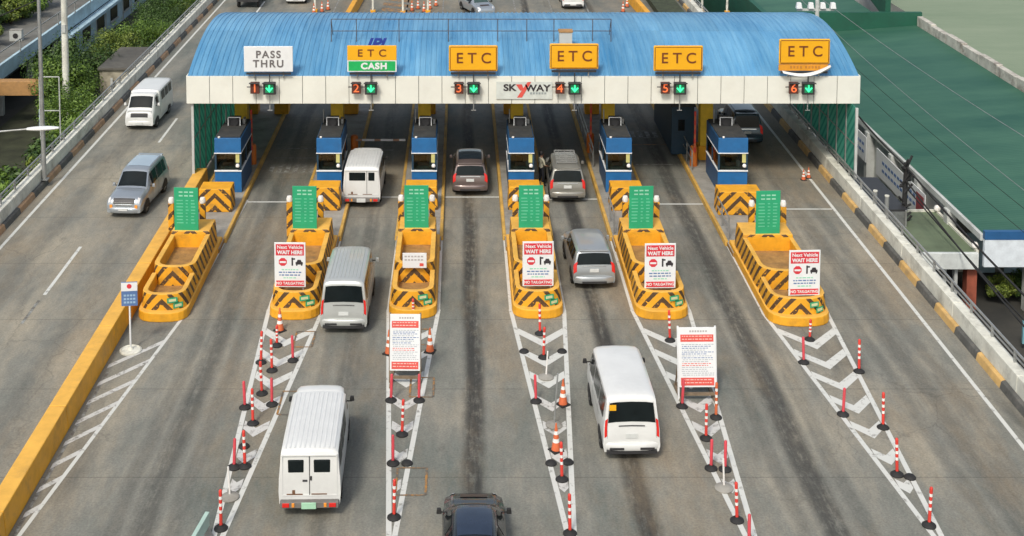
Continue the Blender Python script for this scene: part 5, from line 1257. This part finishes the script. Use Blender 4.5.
b = MB(); b.box(-24.4, -22.1, 89.5, 95.5, GZ, .1, mat('beige concrete', (.36, .33, .25), .85, var=.2, bump=.4, dirt=.6)); b.build('wall', t, bevel=.03)
MB().box(-24.5, -22.0, 89.35, 95.65, .1, .28, mat('stained dark slab', (.1, .095, .08), .85, var=.25, dirt=.5)).build('roof', t, bevel=.03)
b = MB(); b.box(-23.6, -23.45, 89.2, 89.35, -3.2, -.4, M_bwhite); b.box(-23.2, -23.05, 89.2, 89.35, -3.2, -.6, M_bwhite); b.box(-23.45, -23.2, 89.22, 89.32, -1.3, -1.2, M_bwhite); b.build('ladder', t)
# poles
t = thing('light_pole', 'slender grey light pole rising from the left parapet', 'light pole', (-20.88, 66.0, .35))
b = MB(); b.tube((0, 0, 0), (-.05, 0, 11), .12, M_steel, 10, .08); b.build('pole', t, smooth=50); b = MB(); b.box(-.2, .2, -.2, .2, 0, .05, M_steel); b.tube((-.05, 0, 10.9), (1.8, 0, 11.4), .05, M_steel, 8); b.build('arm', t)
t = thing('utility_pole', 'thick pale concrete utility pole among the bushes at the left', 'utility pole', (-25.9, 86.9, GZ))
b = MB(); b.tube((0, 0, 0), (0, 0, 15), .24, M_concw, 12, .17); b.build('pole', t, smooth=50)
b = MB(); b.box(-.9, .9, -.28, -.18, 13.4, 13.55, M_wood); b.tube((.3, -.25, 11.2), (.3, -.25, 12.2), .22, M_steel, 12); b.box(-.1, .4, -.4, -.2, 10.0, 10.5, M_bwhite); b.build('crossarm', t)
MB().box(-.13, .13, -.3, -.17, 6.6, 7.1, M_bwhite).build('meter_box', t)
for k, (p, q, sg) in enumerate((((-25.9, 86.7, 10.0), (-34, 60, 5.4), .8), ((-25.9, 86.9, 9.5), (-27.5, 140, 10), 1.0), ((-25.9, 86.7, 6.2), (-37, 74, 3.2), .4))):
    cable(p, q, sg, .04, M_black, ['black cable from the concrete utility pole towards the left edge', 'black cable from the concrete utility pole away past the trees', 'lower black cable from the utility pole to the pale building'][k], 'cables at the utility pole')
t = thing('pipe_frame', 'white rectangular pipe frame standing among the bushes beside the light pole', 'frame', (-23.9, 77.0, GZ))
b = MB()
for x in (-.6, .55): b.tube((x, 0, 0), (x, 0, 6.1), .04, M_bwhite, 6)
for z in (6.1, 4.1): b.tube((-.6, 0, z), (.55, 0, z), .035, M_bwhite, 6)
b.build('pipes', t)
t = thing('street_lamp', 'street lamp whose long arm and white head reach in from the left edge', 'street lamp', (-21.3, 55.7, .86))
b = MB(); b.tube((0, 0, 0), (0, 0, 4.6), .11, M_steel, 10, .08); b.build('pole', t, smooth=50)
b = MB(); b.tube((0, 0, 4.55), (1.4, 0, 4.95), .045, M_steel, 8); b.tube((1.4, 0, 4.95), (3.1, 0, 5.1), .04, M_steel, 8); b.build('arm', t, smooth=60)
b = MB(); P = []
for i in range(9):
    u = i/8; x = 3.0+u*1.35; w = .17*math.sin(math.pi*(.12+.8*u))**.6; P.append([(x, w*math.cos(a), 5.1+w*.55*math.sin(a)+.05*u) for a in [2*math.pi*k/12 for k in range(13)]])
b.grid(P, M_signw); b.face(P[0][:-1], M_signw); b.face(P[-1][:-1], M_signw); b.build('lamp_head', t, smooth=60)

# foliage
def leaf_mat(name, a, c):
    m = bpy.data.materials.new(name); m.use_nodes = True; n = m.node_tree.nodes; l = m.node_tree.links
    b = n['Principled BSDF']; b.inputs['Roughness'].default_value = .55
    at = n.new('ShaderNodeNewGeometry'); cr = n.new('ShaderNodeValToRGB'); e = cr.color_ramp.elements; e[0].color = (*a, 1); e[1].color = (*c, 1)
    l.new(at.outputs['Random Per Island'], cr.inputs[0]); l.new(cr.outputs[0], b.inputs[0])
    tl = n.new('ShaderNodeBsdfTranslucent'); l.new(cr.outputs[0], tl.inputs[0]); mx = n.new('ShaderNodeMixShader'); mx.inputs[0].default_value = .3
    l.new(b.outputs[0], mx.inputs[1]); l.new(tl.outputs[0], mx.inputs[2]); l.new(mx.outputs[0], n['Material Output'].inputs[0]); return m
LM = [leaf_mat('leaves mid green', (.03, .075, .012), (.2, .32, .045)), leaf_mat('leaves olive', (.04, .075, .012), (.26, .33, .05)), leaf_mat('leaves dark', (.02, .05, .01), (.1, .18, .035))]
M_bark = mat('bark', (.09, .065, .045), .9, var=.3, scale=6, bump=.6)
def crown_mesh(seed, rx, rz_, ncl, nl, m, ls=.095):
    rnd = random.Random(seed); vs = []; fs = []
    for c in range(ncl):
        while True:
            p = Vector((rnd.uniform(-1, 1), rnd.uniform(-1, 1), rnd.uniform(-.75, 1)))
            if .25 < p.length < 1: break
        p = p.normalized()*(.45+.5*rnd.random()); cr = rnd.uniform(.28, .5)
        cen = Vector((p.x*rx, p.y*rx, p.z*rz_))
        for k in range(nl):
            d = Vector((rnd.gauss(0, 1), rnd.gauss(0, 1), rnd.gauss(0, .8))); d = d.normalized()*(rnd.random()**.4)*cr*rx*.85
            q = cen+d; nrm = (d.normalized()+Vector((rnd.uniform(-.6, .6), rnd.uniform(-.6, .6), rnd.uniform(0, .9)))).normalized()
            a = nrm.orthogonal().normalized(); a.rotate(Matrix.Rotation(rnd.random()*6.28, 3, nrm)); b_ = nrm.cross(a); s_ = ls*rnd.uniform(.6, 1.3)
            k0 = len(vs); vs += [q-a*s_, q+b_*s_*.5, q+a*s_, q-b_*s_*.5]; fs.append((k0, k0+1, k0+2, k0+3))
    me = bpy.data.meshes.new('crown'); me.from_pydata([tuple(v_) for v_ in vs], [], fs); me.materials.append(m); return me
def make_tree(seed, rx, rz_, h, m, label, ncl=50, nl=230, bush=False):
    t = thing('bush' if bush else 'broadleaf_tree', label, 'bush' if bush else 'tree')
    me = crown_mesh(seed, rx, rz_, ncl, nl, m); o = bpy.data.objects.new('foliage' if bush else 'crown', me); COL.objects.link(o); o.parent = t; o.location = (0, 0, h)
    b = MB(); rnd = random.Random(seed)
    if not bush: b.tube((0, 0, 0), (.1, 0, h*.6), .2, M_bark, 8, .14); base = Vector((.1, 0, h*.55))
    else: base = Vector((0, 0, 0))
    for k in range(6):
        a = k*1.05+rnd.random(); e = Vector((math.cos(a)*rx*.6, math.sin(a)*rx*.6, h+rz_*rnd.uniform(-.1, .5))); mid_ = base.lerp(e, .5)+Vector((0, 0, .3)); b.tube(base, mid_, .08, M_bark, 6, .05); b.tube(mid_, e, .05, M_bark, 6, .02)
    b.build('trunk' if not bush else 'stems', t, smooth=50); return t
TP = [make_tree(1, 2.7, 2.1, 2.6, LM[0], 'x'), make_tree(2, 2.4, 1.9, 2.3, LM[1], 'x'), make_tree(3, 2.9, 2.2, 2.5, LM[2], 'x'), make_tree(4, 2.2, 1.8, 2.6, LM[0], 'x')]
BP = [make_tree(11, 1.3, .95, .9, LM[0], 'x', 26, 150, True), make_tree(12, 1.15, .9, .8, LM[1], 'x', 24, 150, True), make_tree(13, 1.4, 1.0, .9, LM[2], 'x', 26, 150, True)]
spots = []
rnd = random.Random(5)
rowsY = [(83.0, (-24.4,)), (87.5, (-26.8,)), (92.5, (-27.2,)), (98.5, (-23.9, -25.9)), (102.5, (-24.9,)), (106, (-23.6, -25.6)), (110, (-24.5,)), (113.5, (-23.4, -25.3)), (117.5, (-24.3,)), (121.5, (-23.4, -25.2)), (126, (-24.2,)), (130.5, (-23.4, -25.1)), (135, (-24.2,)), (140, (-23.5, -25.1)), (146, (-24.3,)), (152, (-23.6, -25.2))]
for y, xs_ in rowsY:
    for x in xs_: spots.append((x+rnd.uniform(-.4, .4), y+rnd.uniform(-.6, .6)))
used = set(); n_t = 0
spots.sort(key=lambda s: s[1])
nm = ['nearest', 'second', 'third', 'fourth', 'fifth', 'sixth', 'seventh', 'eighth', 'ninth', 'tenth']
for i, (x, y) in enumerate(spots):
    k = (i*7+i//3) % 4
    side = 'left parapet' if x > -25 else ('middle of the green belt' if x > -26.9 else 'pale blue building')
    where = {0: 'beside the left parapet', 1: 'in the middle of the green belt', 2: 'close to the pale blue building'}[0 if x > -25 else 1 if x > -26.9 else 2]
    cc = sum(1 for q in spots[:i] if (0 if q[0] > -25 else 1 if q[0] > -26.9 else 2) == (0 if x > -25 else 1 if x > -26.9 else 2))
    lab = '%s leafy tree %s, %s from the camera' % (['bright green', 'olive green', 'dark green', 'small bright green'][k], where, nm[cc] if cc < 10 else 'number %d' % (cc+1))
    sc = rnd.uniform(.72, 1.2) if y < 97 else rnd.uniform(.62, .95)
    if k not in used: used.add(k); o = TP[k]; o.location = (x, y, GZ); o.rotation_euler.z = rnd.random()*6
    else: o = dup(TP[k], (x, y, GZ), rnd.random()*6)
    o.scale = (sc, sc, sc*rnd.uniform(.9, 1.1)); tag(o, lab, 'tree', 'trees behind the left parapet')
bs = [(-22.9, 61.5), (-22.9, 64.4), (-25.0, 63.5), (-23.1, 67.2), (-25.4, 67), (-22.9, 70.2), (-25.3, 70.6), (-23.0, 73.2), (-22.9, 76.4), (-23.0, 79.3), (-27.6, 68), (-35.0, 88.5), (-36.6, 93.7), (-34.9, 96.5), (-36.5, 102), (-35.2, 107), (24.6, 59.6), (26.0, 59.8), (27.4, 59.7), (-35.2, 92.5), (-34.8, 86.5), (-36, 99), (-35.5, 105), (-35.3, 111)]
usedb = set()
for i, (x, y) in enumerate(bs):
    k = i % 3; z = GZ+1.5 if x < -20 and x > -30 else (0.0 if x < -30 else GZ+.3)
    z = GZ if -30 < x < -20 else z; sc = 1.55 if -30 < x < -20 else (.6 if x > 0 else 1.25)
    where = ('behind the left parapet, ' + ('near' if x > -24 else 'mid' if x > -26.5 else 'far') + ' row, bush %s from the camera' % nm[[q for q in sorted(bs, key=lambda q: q[1]) if -30 < q[0] < -20 and (q[0] > -24) == (x > -24) and (q[0] > -26.5) == (x > -26.5)].index((x, y))] if -30 < x < -20 and [q for q in sorted(bs, key=lambda q: q[1]) if -30 < q[0] < -20 and (q[0] > -24) == (x > -24) and (q[0] > -26.5) == (x > -26.5)].index((x, y)) < 10 else
             'in the planter by the warehouse porch, %s from the left' % nm[i-16] if x > 0 else 'on the roof terrace at the top left, %s from the camera' % (nm[sorted([q[1] for q in bs if q[0] < -30]).index(y)] if x < -30 else 'far'))
    if k not in usedb: usedb.add(k); o = BP[k]; o.location = (x, y, z)
    else: o = dup(BP[k], (x, y, z), rnd.random()*6)
    o.scale = (sc,)*3; tag(o, 'leafy green bush ' + where, 'bush', 'bushes around the plaza')
# fringe of undergrowth below the parapet
b = MB(); b.box(-30.5, -22.35, 55, 150, GZ, GZ+.06, mat('undergrowth soil', (.035, .04, .02), .95, var=.5, scale=1)); tag(b.build('soil_strip'), kind='structure')
b = MB(); b.box(-27.5, -22.6, 54, 60.2, GZ, -1.2, MATS['beige concrete'], top=mat('sandy roof', (.38, .33, .25), .9, var=.15)); tag(b.build('low_outbuilding', bevel=.03), 'low sandy roofed outbuilding behind the parapet at the left edge', 'outbuilding')
